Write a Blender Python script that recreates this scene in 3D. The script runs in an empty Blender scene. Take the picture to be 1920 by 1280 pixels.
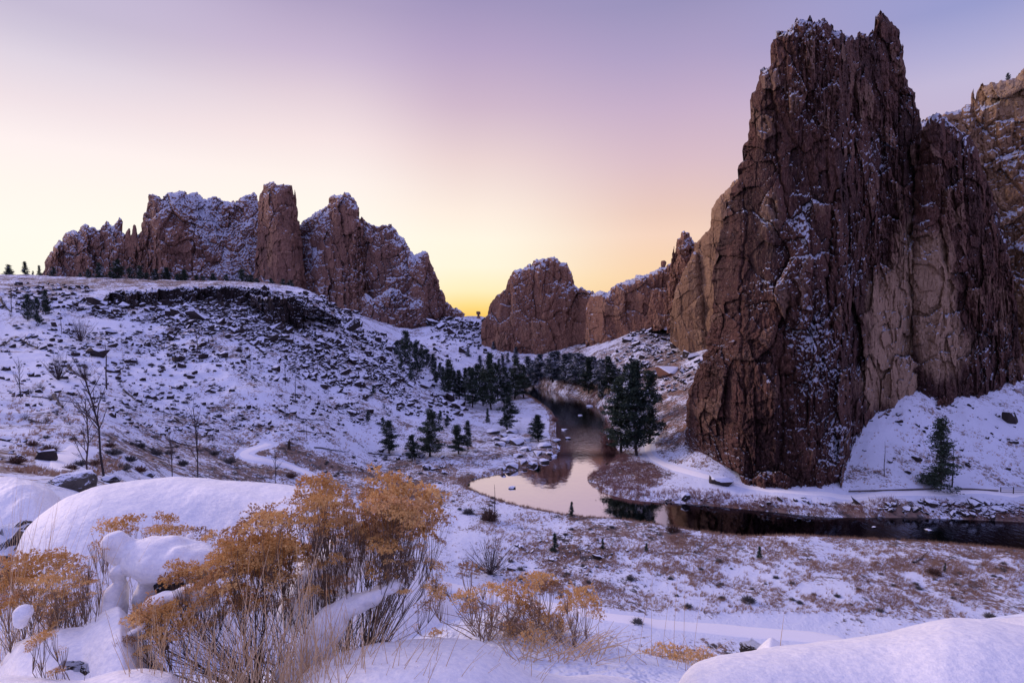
import bpy, bmesh, math, random
import numpy as np
from mathutils import Vector, Matrix
D = bpy.data
SC = bpy.context.scene
COL = SC.collection
random.seed(7); RNG = np.random.default_rng(7)
F = 1067.0; HZ = 592.0
TH = math.atan((640-HZ)/F)
CT, ST = math.cos(TH), math.sin(TH)
WATER = -40.0
# ------------------------------------------------------------------ projection helpers (photo measure -> place)
def ray(u, v):
    xc = (np.asarray(u, float)-960)/F; yc = -(np.asarray(v, float)-640)/F
    return xc+0*yc, CT+yc*ST+0*xc, -ST+yc*CT+0*xc
def P(u, v, Y):
    dx, dy, dz = ray(u, v); k = Y/dy
    return np.stack([dx*k, dy*k, dz*k], -1)
def PZ(u, v, z):
    dx, dy, dz = ray(u, v); k = z/dz
    return np.stack([dx*k, dy*k, dz*k], -1)
def pix(x, y, z):
    k = y*CT - z*ST
    return 960+F*x/k, 640-F*(y*ST+z*CT)/k
# ------------------------------------------------------------------ noise
def _h(ix, iy, iz, s):
    h = (ix.astype(np.int64)*374761393 + iy.astype(np.int64)*668265263 + iz.astype(np.int64)*2147483647 + s*974711) & 0xffffffff
    h = ((h ^ (h >> 13))*1274126177) & 0xffffffff
    h = ((h ^ (h >> 15))*2246822519) & 0xffffffff
    h = h ^ (h >> 16)
    return (h & 0xffffff)/float(0xffffff)
def vn(x, y, z=None, s=0):
    if z is None: z = np.zeros_like(x)
    ix, iy, iz = np.floor(x), np.floor(y), np.floor(z)
    fx, fy, fz = x-ix, y-iy, z-iz
    fx = fx*fx*(3-2*fx); fy = fy*fy*(3-2*fy); fz = fz*fz*(3-2*fz)
    r = 0
    for a in (0, 1):
        for b in (0, 1):
            for c in (0, 1):
                w = (fx if a else 1-fx)*(fy if b else 1-fy)*(fz if c else 1-fz)
                r = r + w*_h(ix+a, iy+b, iz+c, s)
    return r*2-1
def fbm(x, y, z=None, s=0, o=4, g=.5):
    r = 0; a = 1; t = 0; f = 1
    for i in range(o):
        r = r + a*vn(x*f, y*f, None if z is None else z*f, s+i*17); t += a; a *= g; f *= 2.03
    return r/t
def ridge(x, y, s=0, o=3):
    r = 0; a = 1; t = 0; f = 1
    for i in range(o):
        r = r + a*(1-2*np.abs(vn(x*f, y*f, None, s+i*31))); t += a; a *= .5; f *= 2.1
    return r/t
def cell(x, y, s=0, tilt=.9):
    """faceted blocks: random level and tilt per cell; also the distance to the crack between cells"""
    ix, iy = np.floor(x), np.floor(y)
    z0 = np.zeros_like(ix)
    d1 = np.full(x.shape, 9.); d2 = np.full(x.shape, 9.); val = np.zeros(x.shape)
    for a in (-1, 0, 1):
        for b in (-1, 0, 1):
            cx, cy = ix+a, iy+b
            px = cx+.15+.7*_h(cx, cy, z0, s); py = cy+.15+.7*_h(cx, cy, z0, s+1)
            dx, dy = x-px, y-py; d = dx*dx+dy*dy
            v = (_h(cx, cy, z0, s+2)*2-1) + tilt*((_h(cx, cy, z0, s+3)*2-1)*dx + (_h(cx, cy, z0, s+4)*2-1)*dy)
            near = d < d1
            d2 = np.where(near, d1, np.minimum(d2, d)); val = np.where(near, v, val); d1 = np.where(near, d, d1)
    return val, np.sqrt(d2)-np.sqrt(d1)
def sst(a, b, x):
    t = np.clip((x-a)/(b-a), 0, 1); return t*t*(3-2*t)
def segdist(px, py, poly):
    best = np.full(px.shape, 1e9)
    for (ax, ay), (bx, by) in zip(poly[:-1], poly[1:]):
        vx, vy = bx-ax, by-ay; L = vx*vx+vy*vy+1e-12
        t = np.clip(((px-ax)*vx+(py-ay)*vy)/L, 0, 1)
        best = np.minimum(best, (px-ax-t*vx)**2+(py-ay-t*vy)**2)
    return np.sqrt(best)
def inpoly(px, py, poly):
    c = np.zeros(px.shape, bool); n = len(poly)
    for i in range(n):
        ax, ay = poly[i]; bx, by = poly[(i+1) % n]
        if ay == by: continue
        m = (ay > py) != (by > py)
        c ^= m & (px < (bx-ax)*(py-ay)/(by-ay)+ax)
    return c
# ------------------------------------------------------------------ mesh helpers
def mesh_from(name, V, faces, mat=None, smooth=False, attrs=None):
    me = D.meshes.new(name)
    V = np.asarray(V, np.float32)
    fs = [np.asarray(f, np.int32) for f in faces if len(f)]
    me.vertices.add(len(V)); me.vertices.foreach_set('co', V.ravel())
    li = np.concatenate([f.ravel() for f in fs]); tot = np.concatenate([np.full(len(f), f.shape[1], np.int32) for f in fs])
    me.loops.add(len(li)); me.loops.foreach_set('vertex_index', li)
    me.polygons.add(len(tot)); st = np.concatenate([[0], np.cumsum(tot)[:-1]]).astype(np.int32)
    me.polygons.foreach_set('loop_start', st)
    me.polygons.foreach_set('use_smooth', np.full(len(tot), smooth, bool))
    for k, a in (attrs or {}).items():
        at = me.attributes.new(k, 'FLOAT', 'POINT'); at.data.foreach_set('value', np.asarray(a, np.float32).ravel())
    if mat: me.materials.append(mat)
    me.update(calc_edges=True); me.validate()
    return me
def link(name, me, parent=None):
    o = D.objects.new(name, me); COL.objects.link(o)
    if parent: o.parent = parent
    return o
def tag(o, label=None, cat=None, group=None, kind=None):
    if label: o['label'] = label
    if cat: o['category'] = cat
    if group: o['group'] = group
    if kind: o['kind'] = kind
    return o
def empty(name, loc=(0, 0, 0), rz=0., sc=1.):
    o = D.objects.new(name, None); COL.objects.link(o); o.empty_display_size = .2
    o.location = loc; o.rotation_euler = (0, 0, rz); o.scale = (sc, sc, sc)
    return o
def dup(root, loc, rz=0., sc=1., label=None, group=None):
    r = root.copy(); COL.objects.link(r); r.location = loc; r.rotation_euler = (0, 0, rz)
    r.scale = sc if isinstance(sc, tuple) else (sc, sc, sc)
    if label: r['label'] = label
    if group: r['group'] = group
    for ch in list(root.children):
        c = ch.copy(); COL.objects.link(c); c.parent = r
        for g in ch.children:
            d = g.copy(); COL.objects.link(d); d.parent = c
    return r
def grid_faces(n, m, wrap=False):
    i = np.arange(n-1)[:, None]; j = np.arange(m-1)[None, :]
    a = (i*m+j).ravel()
    return np.stack([a, a+m, a+m+1, a+1], -1)
class MB:
    def __init__(s): s.v = []; s.t = []; s.q = []; s.n = 0
    def add(s, V, T=None, Q=None):
        V = np.asarray(V, float).reshape(-1, 3); s.v.append(V)
        if T is not None and len(T): s.t.append(np.asarray(T)+s.n)
        if Q is not None and len(Q): s.q.append(np.asarray(Q)+s.n)
        s.n += len(V)
    def tube(s, pts, rad, k=4, cap=True):
        pts = np.asarray(pts, float); n = len(pts)
        rad = np.broadcast_to(np.asarray(rad, float), (n,))
        d = np.gradient(pts, axis=0); d /= np.linalg.norm(d, axis=1)[:, None]+1e-9
        ref = np.array([0, 0, 1.]) if abs(d[:, 2]).mean() < .8 else np.array([1., 0, 0])
        a = np.cross(d, ref); a /= np.linalg.norm(a, axis=1)[:, None]+1e-9
        b = np.cross(d, a)
        ang = np.arange(k)*2*math.pi/k
        V = pts[:, None]+rad[:, None, None]*(np.cos(ang)[None, :, None]*a[:, None]+np.sin(ang)[None, :, None]*b[:, None])
        i = np.arange(n-1)[:, None]; j = np.arange(k)[None, :]
        q = np.stack([i*k+j, i*k+(j+1) % k, (i+1)*k+(j+1) % k, (i+1)*k+j], -1).reshape(-1, 4)
        T = None
        if cap and k == 4: q = np.concatenate([q, [[3, 2, 1, 0], [(n-1)*k+0, (n-1)*k+1, (n-1)*k+2, (n-1)*k+3]]])
        s.add(V.reshape(-1, 3), T, q)
    def box(s, c, h, M=None):
        V = np.array([[x, y, z] for x in (-1, 1) for y in (-1, 1) for z in (-1, 1)], float)*np.asarray(h)
        if M is not None: V = V@np.asarray(M).T
        s.add(V+np.asarray(c), None, [[0, 1, 3, 2], [4, 6, 7, 5], [0, 4, 5, 1], [2, 3, 7, 6], [0, 2, 6, 4], [1, 5, 7, 3]])
    def mesh(s, name, mat, smooth=False):
        return mesh_from(name, np.concatenate(s.v), [np.concatenate(s.t) if s.t else [], np.concatenate(s.q) if s.q else []], mat, smooth)
# ------------------------------------------------------------------ materials
class NT:
    def __init__(s, tree): s.t = tree; s.n = tree.nodes; s.l = tree.links
    def new(s, typ, **kw):
        nd = s.n.new(typ)
        for k, v in kw.items(): setattr(nd, k, v)
        return nd
    def lk(s, a, b): s.l.new(a, b)
    def put(s, sock, v):
        if isinstance(v, bpy.types.NodeSocket): s.lk(v, sock)
        else: sock.default_value = v
    def math(s, op, a, b=0., c=0., clamp=False):
        nd = s.new('ShaderNodeMath', operation=op, use_clamp=clamp)
        for i, v in enumerate((a, b, c)): s.put(nd.inputs[i], v)
        return nd.outputs[0]
    def mix(s, f, a, b):
        nd = s.new('ShaderNodeMix', data_type='RGBA')
        s.put(nd.inputs[0], f)
        for i, v in ((6, a), (7, b)): s.put(nd.inputs[i], v if isinstance(v, bpy.types.NodeSocket) else (*v, 1)[:4])
        return nd.outputs[2]
    def mapr(s, v, a, b, c=0., d=1., smooth=True):
        nd = s.new('ShaderNodeMapRange'); nd.interpolation_type = 'SMOOTHSTEP' if smooth else 'LINEAR'
        for i, x in enumerate((v, a, b, c, d)): s.put(nd.inputs[i], x)
        return nd.outputs[0]
    def coord(s, scale=(1, 1, 1), kind='Object'):
        tc = s.new('ShaderNodeTexCoord'); mp = s.new('ShaderNodeMapping'); s.lk(tc.outputs[kind], mp.inputs[0])
        mp.inputs['Scale'].default_value = scale; return mp.outputs[0]
    def noise(s, vec, scale, det=4, rough=.55, dist=0.):
        nd = s.new('ShaderNodeTexNoise'); s.lk(vec, nd.inputs['Vector'])
        nd.inputs['Scale'].default_value = scale; nd.inputs['Detail'].default_value = det
        nd.inputs['Roughness'].default_value = rough; nd.inputs['Distortion'].default_value = dist
        return nd.outputs[0]
    def attr(s, name):
        nd = s.new('ShaderNodeAttribute', attribute_name=name); return nd.outputs['Fac']
    def nz(s):
        g = s.new('ShaderNodeNewGeometry'); x = s.new('ShaderNodeSeparateXYZ'); s.lk(g.outputs['Normal'], x.inputs[0]); return x.outputs[2]
    def rnd(s):
        return s.new('ShaderNodeObjectInfo').outputs['Random']
    def bump(s, h, st, dist):
        nd = s.new('ShaderNodeBump'); s.lk(h, nd.inputs['Height']); nd.inputs['Strength'].default_value = st; nd.inputs['Distance'].default_value = dist
        return nd.outputs[0]
def mat(name):
    m = D.materials.new(name); m.use_nodes = True; nt = NT(m.node_tree)
    b = m.node_tree.nodes['Principled BSDF']; b.inputs['Roughness'].default_value = .9
    b.inputs['Specular IOR Level'].default_value = .2
    return m, nt, b
SNOW = (.71, .76, .90)
def snow_mat():
    m, n, b = mat('snow')
    c = n.coord()
    n1 = n.noise(c, 38.0, 6, .75)
    n.put(b.inputs['Base Color'], n.mix(n.mapr(n1, .35, .65), (.80, .81, .88), (.97, .96, .97)))
    h = n.math('ADD', n.math('MULTIPLY', n.noise(n.coord((1, 1, 3)), 7, 6, .6), .6), n.math('MULTIPLY', n.noise(c, 90, 3), .06))
    n.put(b.inputs['Normal'], n.bump(h, .6, .05)); b.inputs['Roughness'].default_value = .65
    b.inputs['Subsurface Weight'].default_value = 0.0
    return m
def ground_mat():
    m, n, b = mat('snowy_ground')
    c = n.coord()
    cov = n.attr('cover')
    big = n.noise(c, .16, 4, .6); mid = n.noise(c, .9, 5, .65, .4)
    cs = n.coord((1, .45, 1)); fine = n.noise(cs, 3.2, 4, .7)
    s = n.math('ADD', n.math('MULTIPLY', big, .45), n.math('ADD', n.math('MULTIPLY', mid, .5), n.math('MULTIPLY', fine, .45)))   # ~0..1.4, mean .7
    thr = n.mapr(cov, 0., 1., .36, 1.12, False)   # cover 1: everything below thr is snow
    f = n.mapr(n.math('SUBTRACT', thr, s), -.05, .06)
    dry = n.mix(n.noise(c, 1.7, 4), (.30, .20, .155), (.15, .11, .10))
    bare = n.mix(n.mapr(n.noise(c, .5, 4), .45, .62), dry, (.065, .055, .055))
    bare = n.mix(n.attr('rust'), bare, (.26, .13, .07))
    n.put(b.inputs['Base Color'], n.mix(f, bare, SNOW))
    h = n.math('ADD', n.math('MULTIPLY', mid, .6), n.math('MULTIPLY', fine, .35))
    n.put(b.inputs['Normal'], n.bump(h, .75, .5))
    return m
def rock_mat(name, A, B, TAN, SP=(.05, .04, .04), sx=1., snowcol=SNOW, zs=.22):
    m, n, b = mat(name)
    cv = n.coord((1*sx, 1*sx, zs*sx)); c = n.coord((sx, sx, sx))
    n1 = n.noise(cv, .16, 6, .6, .5); n2 = n.noise(cv, 1.5, 6, .75); n4 = n.noise(cv, 3.4, 4, .8); n3 = n.noise(c, .05, 3)
    col = n.mix(n.mapr(n.math('ADD', n1, n.math('MULTIPLY', n.attr('tone'), .17)), .36, .64), A, B)
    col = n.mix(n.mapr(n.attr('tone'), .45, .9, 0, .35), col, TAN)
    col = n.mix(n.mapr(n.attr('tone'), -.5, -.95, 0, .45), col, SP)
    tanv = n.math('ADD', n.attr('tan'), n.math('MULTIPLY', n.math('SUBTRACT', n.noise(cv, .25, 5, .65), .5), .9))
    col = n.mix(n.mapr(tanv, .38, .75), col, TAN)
    col = n.mix(n.mapr(n3, .5, .72, 0, .35), col, B)
    col = n.mix(n.math('MULTIPLY', n.mapr(n2, .55, .64, 0, .8), n.mapr(tanv, .5, .9, 1., .3)), col, SP)
    col = n.mix(n.mapr(n4, .54, .66, 0, .5), col, TAN)
    col = n.mix(n.math('MULTIPLY', n.mapr(n4, .48, .34, 0, .6), n.mapr(tanv, .5, .9, 1., .4)), col, SP)
    col = n.mix(n.mapr(n.noise(c, 1.3, 5, .7), .60, .74, 0, .4), col, TAN)
    sn = n.math('ADD', n.attr('snow'), n.math('MULTIPLY', n.math('SUBTRACT', n.noise(c, .8/max(sx, .3), 4, .6), .5), .55))
    n.put(b.inputs['Base Color'], n.mix(n.mapr(sn, .5, .56), col, snowcol))
    h = n.math('ADD', n2, n.math('MULTIPLY', n.noise(c, 2.2, 5, .7), .7))
    h = n.math('ADD', h, n.math('MULTIPLY', n4, .5))
    n.put(b.inputs['Normal'], n.bump(h, 1., .9/sx))
    return m
def boulder_mat(name, A, B, cap=.42, sc=1.):
    m, n, b = mat(name)
    c = n.coord((sc, sc, sc))
    col = n.mix(n.noise(c, 1.5, 5, .65), A, B)
    nz = n.math('ADD', n.nz(), n.math('MULTIPLY', n.math('SUBTRACT', n.noise(c, 1.2, 4), .5), .5))
    n.put(b.inputs['Base Color'], n.mix(n.mapr(nz, cap-.05, cap+.08), col, SNOW))
    n.put(b.inputs['Normal'], n.bump(n.noise(c, 3.5, 5, .7), .8, .2/sc))
    return m
def simple(name, A, B, scale=2., rough=.9, snow=0., bump=0., zs=1.):
    m, n, b = mat(name)
    c = n.coord((1, 1, zs))
    f = n.math('ADD', n.math('MULTIPLY', n.noise(c, scale, 4), .7), n.math('MULTIPLY', n.rnd(), .3))
    col = n.mix(n.mapr(f, .25, .75), A, B)
    if snow:
        col = n.mix(n.mapr(n.noise(c, scale*.8, 3, .7), .62-snow*.2, .70-snow*.2), col, (.62, .65, .75))
    n.put(b.inputs['Base Color'], col); b.inputs['Roughness'].default_value = rough
    if bump: n.put(b.inputs['Normal'], n.bump(n.noise(c, scale*3, 4), .7, bump))
    return m
M = {}
M['snow'] = snow_mat(); M['ground'] = ground_mat()
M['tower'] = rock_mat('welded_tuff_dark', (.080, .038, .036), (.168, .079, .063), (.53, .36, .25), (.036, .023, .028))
M['tan'] = rock_mat('tuff_tan', (.34, .20, .12), (.48, .30, .18), (.56, .39, .26), (.17, .10, .07), .8)
M['massif'] = rock_mat('tuff_massif', (.27, .15, .12), (.40, .225, .165), (.52, .31, .20), (.14, .09, .085), .55)  # light rock colour stands in for distance haze on the far crags
M['centre'] = rock_mat('tuff_red', (.30, .155, .11), (.42, .225, .15), (.54, .34, .22), (.16, .085, .07), .6)
M['basalt'] = rock_mat('basalt_columns', (.030, .024, .027), (.055, .040, .038), (.09, .055, .045), (.015, .013, .015), 1.6)
M['boulder'] = boulder_mat('basalt_boulder', (.018, .015, .018), (.065, .05, .047), .50)
M['snowstone'] = boulder_mat('snowy_stone', (.05, .045, .045), (.12, .10, .09), .12)
M['redboulder'] = boulder_mat('tuff_boulder', (.12, .06, .045), (.22, .11, .075), .5)
M['nearrock'] = boulder_mat('near_rock', (.02, .017, .018), (.07, .055, .05), .7, 3.)
M['needles'] = simple('needles', (.020, .036, .030), (.055, .078, .052), 9., snow=.3)
M['needles_far'] = simple('needles_frost_haze', (.04, .06, .075), (.09, .115, .125), 9., snow=.55)  # blue-grey base paints in distance haze; the pale flecks are snow
M['bark'] = simple('bark', (.035, .028, .028), (.07, .05, .045), 2.)
M['bare'] = simple('bare_twigs', (.045, .035, .040), (.085, .06, .06), 1.)
M['sage'] = simple('sage_leaves', (.085, .082, .09), (.17, .16, .155), 4.)
M['sagebrown'] = simple('dry_shrub', (.10, .06, .05), (.17, .10, .075), 4.)
M['tuft'] = simple('dry_grass', (.34, .205, .135), (.56, .39, .26), .35)
M['reed'] = simple('rust_reeds', (.20, .11, .07), (.36, .22, .13), .5)
M['willow'] = simple('red_willow', (.19, .10, .09), (.30, .165, .13), .5)
M['log'] = simple('fallen_wood', (.04, .035, .04), (.13, .11, .11), 3.)
M['wood'] = simple('weathered_wood', (.06, .05, .05), (.16, .13, .12), 3.)
M['floret'] = simple('dry_flower', (.60, .33, .10), (.94, .63, .27), 7.)
M['floretdark'] = simple('dry_flower_brown', (.36, .19, .08), (.78, .47, .21), 7.)
M['stem'] = simple('shrub_stem', (.12, .08, .06), (.32, .215, .145), 25.)
M['stalk'] = simple('grass_stalk', (.55, .37, .20), (.82, .62, .40), 30.)
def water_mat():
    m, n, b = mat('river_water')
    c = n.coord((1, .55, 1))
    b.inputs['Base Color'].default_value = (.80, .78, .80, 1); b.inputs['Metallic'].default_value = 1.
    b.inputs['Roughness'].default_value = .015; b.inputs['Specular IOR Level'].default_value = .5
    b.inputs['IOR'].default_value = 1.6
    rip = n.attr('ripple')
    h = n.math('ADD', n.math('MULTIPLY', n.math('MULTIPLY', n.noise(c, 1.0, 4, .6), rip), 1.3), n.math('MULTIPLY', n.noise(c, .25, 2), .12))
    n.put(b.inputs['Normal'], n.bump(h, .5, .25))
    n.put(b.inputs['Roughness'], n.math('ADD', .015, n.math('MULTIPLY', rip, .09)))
    n.put(b.inputs['Base Color'], n.mix(n.attr('dark_refl'), (.82, .79, .80), (.07, .09, .13)))  # dark reflections painted in by darkening the water's base colour
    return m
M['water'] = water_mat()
# ------------------------------------------------------------------ ground
RIV_NEAR = [(940,716),(975,730),(1005,748),(1035,768),(1045,790),(1042,815),(1055,850),(1000,876),(935,889),(885,900),(874,910),(895,922),(960,944),(1040,960),(1100,969),(1180,973),(1270,989),(1330,997),(1400,1005),(1470,1002),(1560,1006),(1680,1012),(1800,1020),(2100,1046),(2400,1070)]
RIV_FAR = [(940,708),(1000,724),(1060,740),(1100,755),(1125,765),(1140,790),(1142,825),(1165,850),(1140,870),(1103,890),(1098,905),(1130,925),(1190,938),(1270,943),(1400,955),(1500,965),(1560,971),(1680,970),(1800,973),(2100,988),(2400,1004)]
def wxy(l): return [tuple(PZ(u, v, WATER)[:2]) for u, v in l]
RN, RF = wxy(RIV_NEAR), wxy(RIV_FAR)
def densify(l, k=6, j=0.):
    out = []
    for (a, b), (c, d) in zip(l[:-1], l[1:]):
        for i in range(k): out.append((a+(c-a)*i/k, b+(d-b)*i/k))
    out.append(l[-1]); a = np.array(out)
    for _ in range(3): a[1:-1] = (a[:-2]+2*a[1:-1]+a[2:])/4
    return [tuple(p) for p in a]
RNd, RFd = densify(RN, 4), densify(RF, 4)
RPOLY = RNd + RFd[::-1]
CTRL = []
def c3(u, v, Y): CTRL.append(P(u, v, Y))
def cz(u, v, z): CTRL.append(PZ(u, v, z))
def cw(x, y, z): CTRL.append(np.array([x, y, z], float))
for a in [  # left hill and mesa
 (0,540,255),(100,541,262),(200,541,268),(300,541,270),(400,540,272),(500,545,278),(590,556,288),(640,592,300),(700,628,318),
 (0,516,380),(90,520,380),(200,522,350),(400,528,345),(520,534,345),(580,548,350),
 (0,620,200),(150,620,205),(300,640,208),(500,640,222),(600,650,236),(0,700,140),(150,720,135),(300,740,150),(450,740,160),(500,740,165),(600,740,190),(700,700,228),(780,690,262),
 (0,800,82),(150,800,88),(300,830,112),(450,838,130),(600,800,156),(700,790,180),(700,850,158),(120,862,62),(60,880,50),(250,890,70),(350,895,85),(600,900,122),(500,880,118),(180,905,45),(60,905,32),
 (800,740,232),(850,700,286),(900,740,280),(860,600,445),(890,593,480),(780,640,400),(800,614,440),(900,650,392),(960,700,336),(1000,668,372),(1050,690,322),(1100,700,292),(1120,650,332),(1090,735,285),
 (1180,700,262),(1240,640,300),(1200,620,320),(1320,660,236),(1300,720,205),(1215,750,215),(1290,770,182),(1330,830,148),(1225,830,166),(1260,860,152),(1180,850,166),(1150,700,275),
 (1400,906,128),(1590,915,123),(1900,925,121),(1600,860,134),(1640,790,146),(1720,748,153),(1800,736,158),(1900,736,160),(1750,850,136),(1900,850,136),(2100,740,165),(2100,930,122),(2300,800,150)]: c3(*a)
for a in [(700,900,-38.0),(760,840,-38.6),(850,880,-39.0),(900,850,-39.0),(980,820,-39),(1000,770,-39),(900,790,-38.8),(760,930,-38.5),(900,1000,-38.6),(1100,1010,-38.9),(1300,1030,-38.9),(1500,1030,-39),(1700,1040,-39),(1900,1050,-39),(2200,1080,-39),
 (1000,1100,-38.3),(1300,1120,-38.6),(1600,1120,-38.6),(1900,1140,-38.6),(1000,1200,-37.8),(1300,1200,-38),(1700,1200,-38),(2000,1200,-38),
 (1150,900,-39.2),(1200,890,-38.8),(1300,925,-38.8),(1600,950,-38.8),(1800,955,-38.6)]: cz(*a)
for a in [(-4,0,-1.35),(0,0,-1.3),(4,0,-1.35),(-10,0,-1.5),(10,0,-1.8),(-4,4,-2.15),(0,4,-2.15),(4,4,-2.15),(-5,8,-3.4),(0,7,-4.2),(5,7,-4.6),(-9,10,-3.2),(-8,16,-6.5),(0,15,-11),(8,15,-12),(-14,22,-8),(0,28,-22),(15,28,-23.5),(0,45,-33),(25,45,-35),(-12,40,-22),(-18,60,-28),(0,62,-37.6),(40,62,-38),(-30,20,-6),(20,5,-5),(0,-9,-1.2),(-3,-9,-1.2),(3,-9,-1.3),(-60,40,-7),(50,10,-20),
 (-300,700,10),(0,700,-32),(300,700,-20),(0,600,-14),(-300,520,18),(0,520,-3),(-400,300,25),(-500,800,0),(500,800,-30),(400,400,0),(250,250,0),(220,330,5),(150,320,-5)]: cw(*a)
CT3 = np.array(CTRL)
Y0 = 12.0; KS = 2.4
def warp(x, y): Yp = y+Y0; return x/Yp*KS, np.log(Yp)
cx, cy = warp(CT3[:, 0], CT3[:, 1])
def kern(d2): return np.sqrt(d2+.0004)
n = len(cx)
A = np.zeros((n+3, n+3)); A[:n, :n] = kern((cx[:, None]-cx)**2+(cy[:, None]-cy)**2)
A[:n, n] = 1; A[:n, n+1] = cx; A[:n, n+2] = cy; A[n:, :n] = A[:n, n:].T
A[:n, :n] -= np.eye(n)*0.004
W = np.linalg.solve(A, np.concatenate([CT3[:, 2], [0, 0, 0]]))
NS, NY = 860, 760
S = np.linspace(-1.22, 1.22, NS); LY = np.linspace(math.log(2.), math.log(720.), NY)
sg, lg = np.meshgrid(S, LY, indexing='ij')
gx = sg*KS; zt = W[n]+W[n+1]*gx+W[n+2]*lg
for i in range(n): zt += W[i]*kern((gx-cx[i])**2+(lg-cy[i])**2)
gy = np.exp(lg)-Y0; gxw = sg*np.exp(lg)
# roughness of the ground
far = sst(25, 90, gy)
zt = zt + far*(.55*fbm(gxw/11, gy/11, None, 3, 3) + .20*fbm(gxw/2.6, gy/2.6, None, 8, 3)) + (1-far)*.12*fbm(gxw/2, gy/2, None, 5, 3)
hillm = far*sst(-.15, .25, fbm(gxw/60, gy/60, None, 77, 2)+.3-(gxw > 0)*.2)*sst(-39, -30, zt)
zt = zt + hillm*1.1*fbm(gxw/7, gy/9, None, 21, 4)
# river bed
sd = np.full(zt.shape, 999.)
msk = (gy > 90) & (gy < 360) & (gxw > -30)
px_, py_ = gxw[msk], gy[msk]
dd = np.minimum(segdist(px_, py_, RNd), segdist(px_, py_, RFd)); ins = inpoly(px_, py_, RPOLY)
sd[msk] = np.where(ins, -dd, dd)
val = (gy > 55) & (gy < 330)
zt = np.where(val, np.maximum(zt, -39.35+.25*fbm(gxw/5, gy/5, None, 4, 2)), zt)
k = sst(0, 3.5, sd); zt = np.where(sd < 999, (-40.05+.35*np.clip(sd, 0, 1))*(1-k)+zt*k, zt)
zt = np.where(sd < 0, -40.1-np.minimum(1.2, -sd*.6), zt)
# trails (world polylines from photo measure)
def ground_uv(u, v, tries=600):
    u = np.atleast_1d(np.asarray(u, float)); v = np.atleast_1d(np.asarray(v, float))
    dx, dy, dz = ray(u, v); Ys = np.exp(np.linspace(math.log(14.), math.log(715.), tries))-Y0
    Ys = Ys[None, :]; X = dx[:, None]/dy[:, None]*Ys; Z = dz[:, None]/dy[:, None]*Ys
    g = gz(X, np.broadcast_to(Ys, X.shape))
    below = Z < g
    i = np.argmax(below, 1); ok = below.any(1) & (i > 0); i = np.maximum(i, 1); r = np.arange(len(i))
    a = (Z-g)[r, i-1]; b = (Z-g)[r, i]; t = np.clip(a/(a-b+1e-9), 0, 1)
    Y = Ys[0][i-1]*(1-t)+Ys[0][i]*t
    x = dx/dy*Y; z = gz(x, Y)
    return np.stack([x, Y, z], -1), ok
def gz(x, y, Zg=None):
    Zg = zt if Zg is None else Zg
    Yp = np.maximum(y+Y0, 2.001); s = (x/Yp-S[0])/(S[1]-S[0]); l = (np.log(Yp)-LY[0])/(LY[1]-LY[0])
    s = np.clip(s, 0, NS-1.001); l = np.clip(l, 0, NY-1.001)
    i = s.astype(int); j = l.astype(int); a = s-i; b = l-j
    return Zg[i, j]*(1-a)*(1-b)+Zg[i+1, j]*a*(1-b)+Zg[i, j+1]*(1-a)*b+Zg[i+1, j+1]*a*b
TRAILS = [  # name, label-ish, photo points, width metres
 ('trail', 'snow covered footpath curving below the left hillside', [(505,833),(490,838),(470,843),(455,850),(462,856),(485,861),(515,866),(550,875),(578,886),(590,900),(585,915),(565,935)], 2.7),
 ('trail', 'short stretch of snowy footpath beside the snow-capped rock at far left', [(150,838),(132,848),(118,858),(112,868),(120,878),(140,884)], 2.6),
 ('trail', 'snowy riverside path rounding the foot of the dark tower', [(1232,806),(1222,818),(1214,835),(1215,850),(1228,862),(1260,876),(1300,888),(1360,903),(1420,916),(1500,924),(1600,930),(1700,926),(1800,922),(1930,922),(2050,925)], 2.4),
 ('trail', 'wide snowy track crossing the meadow behind the right snow mound', [(830,1095),(900,1110),(1000,1130),(1100,1150),(1200,1166),(1350,1180),(1500,1192),(1650,1202),(1800,1208)], 3.2)]
trail_xy = []
tmask = np.zeros(zt.shape)
for nm, lb, pts, w in TRAILS:
    pp = densify(pts, 5); a = np.array(pp)
    W3, ok = ground_uv(a[:, 0], a[:, 1]); W3 = W3[ok]
    xy = [tuple(p[:2]) for p in W3]
    for _ in range(4):
        q = np.array(xy); q[1:-1] = (q[:-2]+2*q[1:-1]+q[2:])/4; xy = [tuple(p) for p in q]
    trail_xy.append((nm, lb, np.array(xy), w))
    lo = np.array(xy).min(0)-6; hi = np.array(xy).max(0)+6
    m = (gxw > lo[0]) & (gxw < hi[0]) & (gy > lo[1]) & (gy < hi[1])
    d = segdist(gxw[m], gy[m], xy)
    tmask[m] = np.maximum(tmask[m], 1-sst(w*.45, w*.45+1.2, d))
# smooth ground under the trails
zs = zt.copy()
for _ in range(6): zs[1:-1, 1:-1] = (zs[:-2, 1:-1]+zs[2:, 1:-1]+zs[1:-1, :-2]+zs[1:-1, 2:]+zs[1:-1, 1:-1])/5
zt = zt*(1-tmask)+zs*tmask
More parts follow.
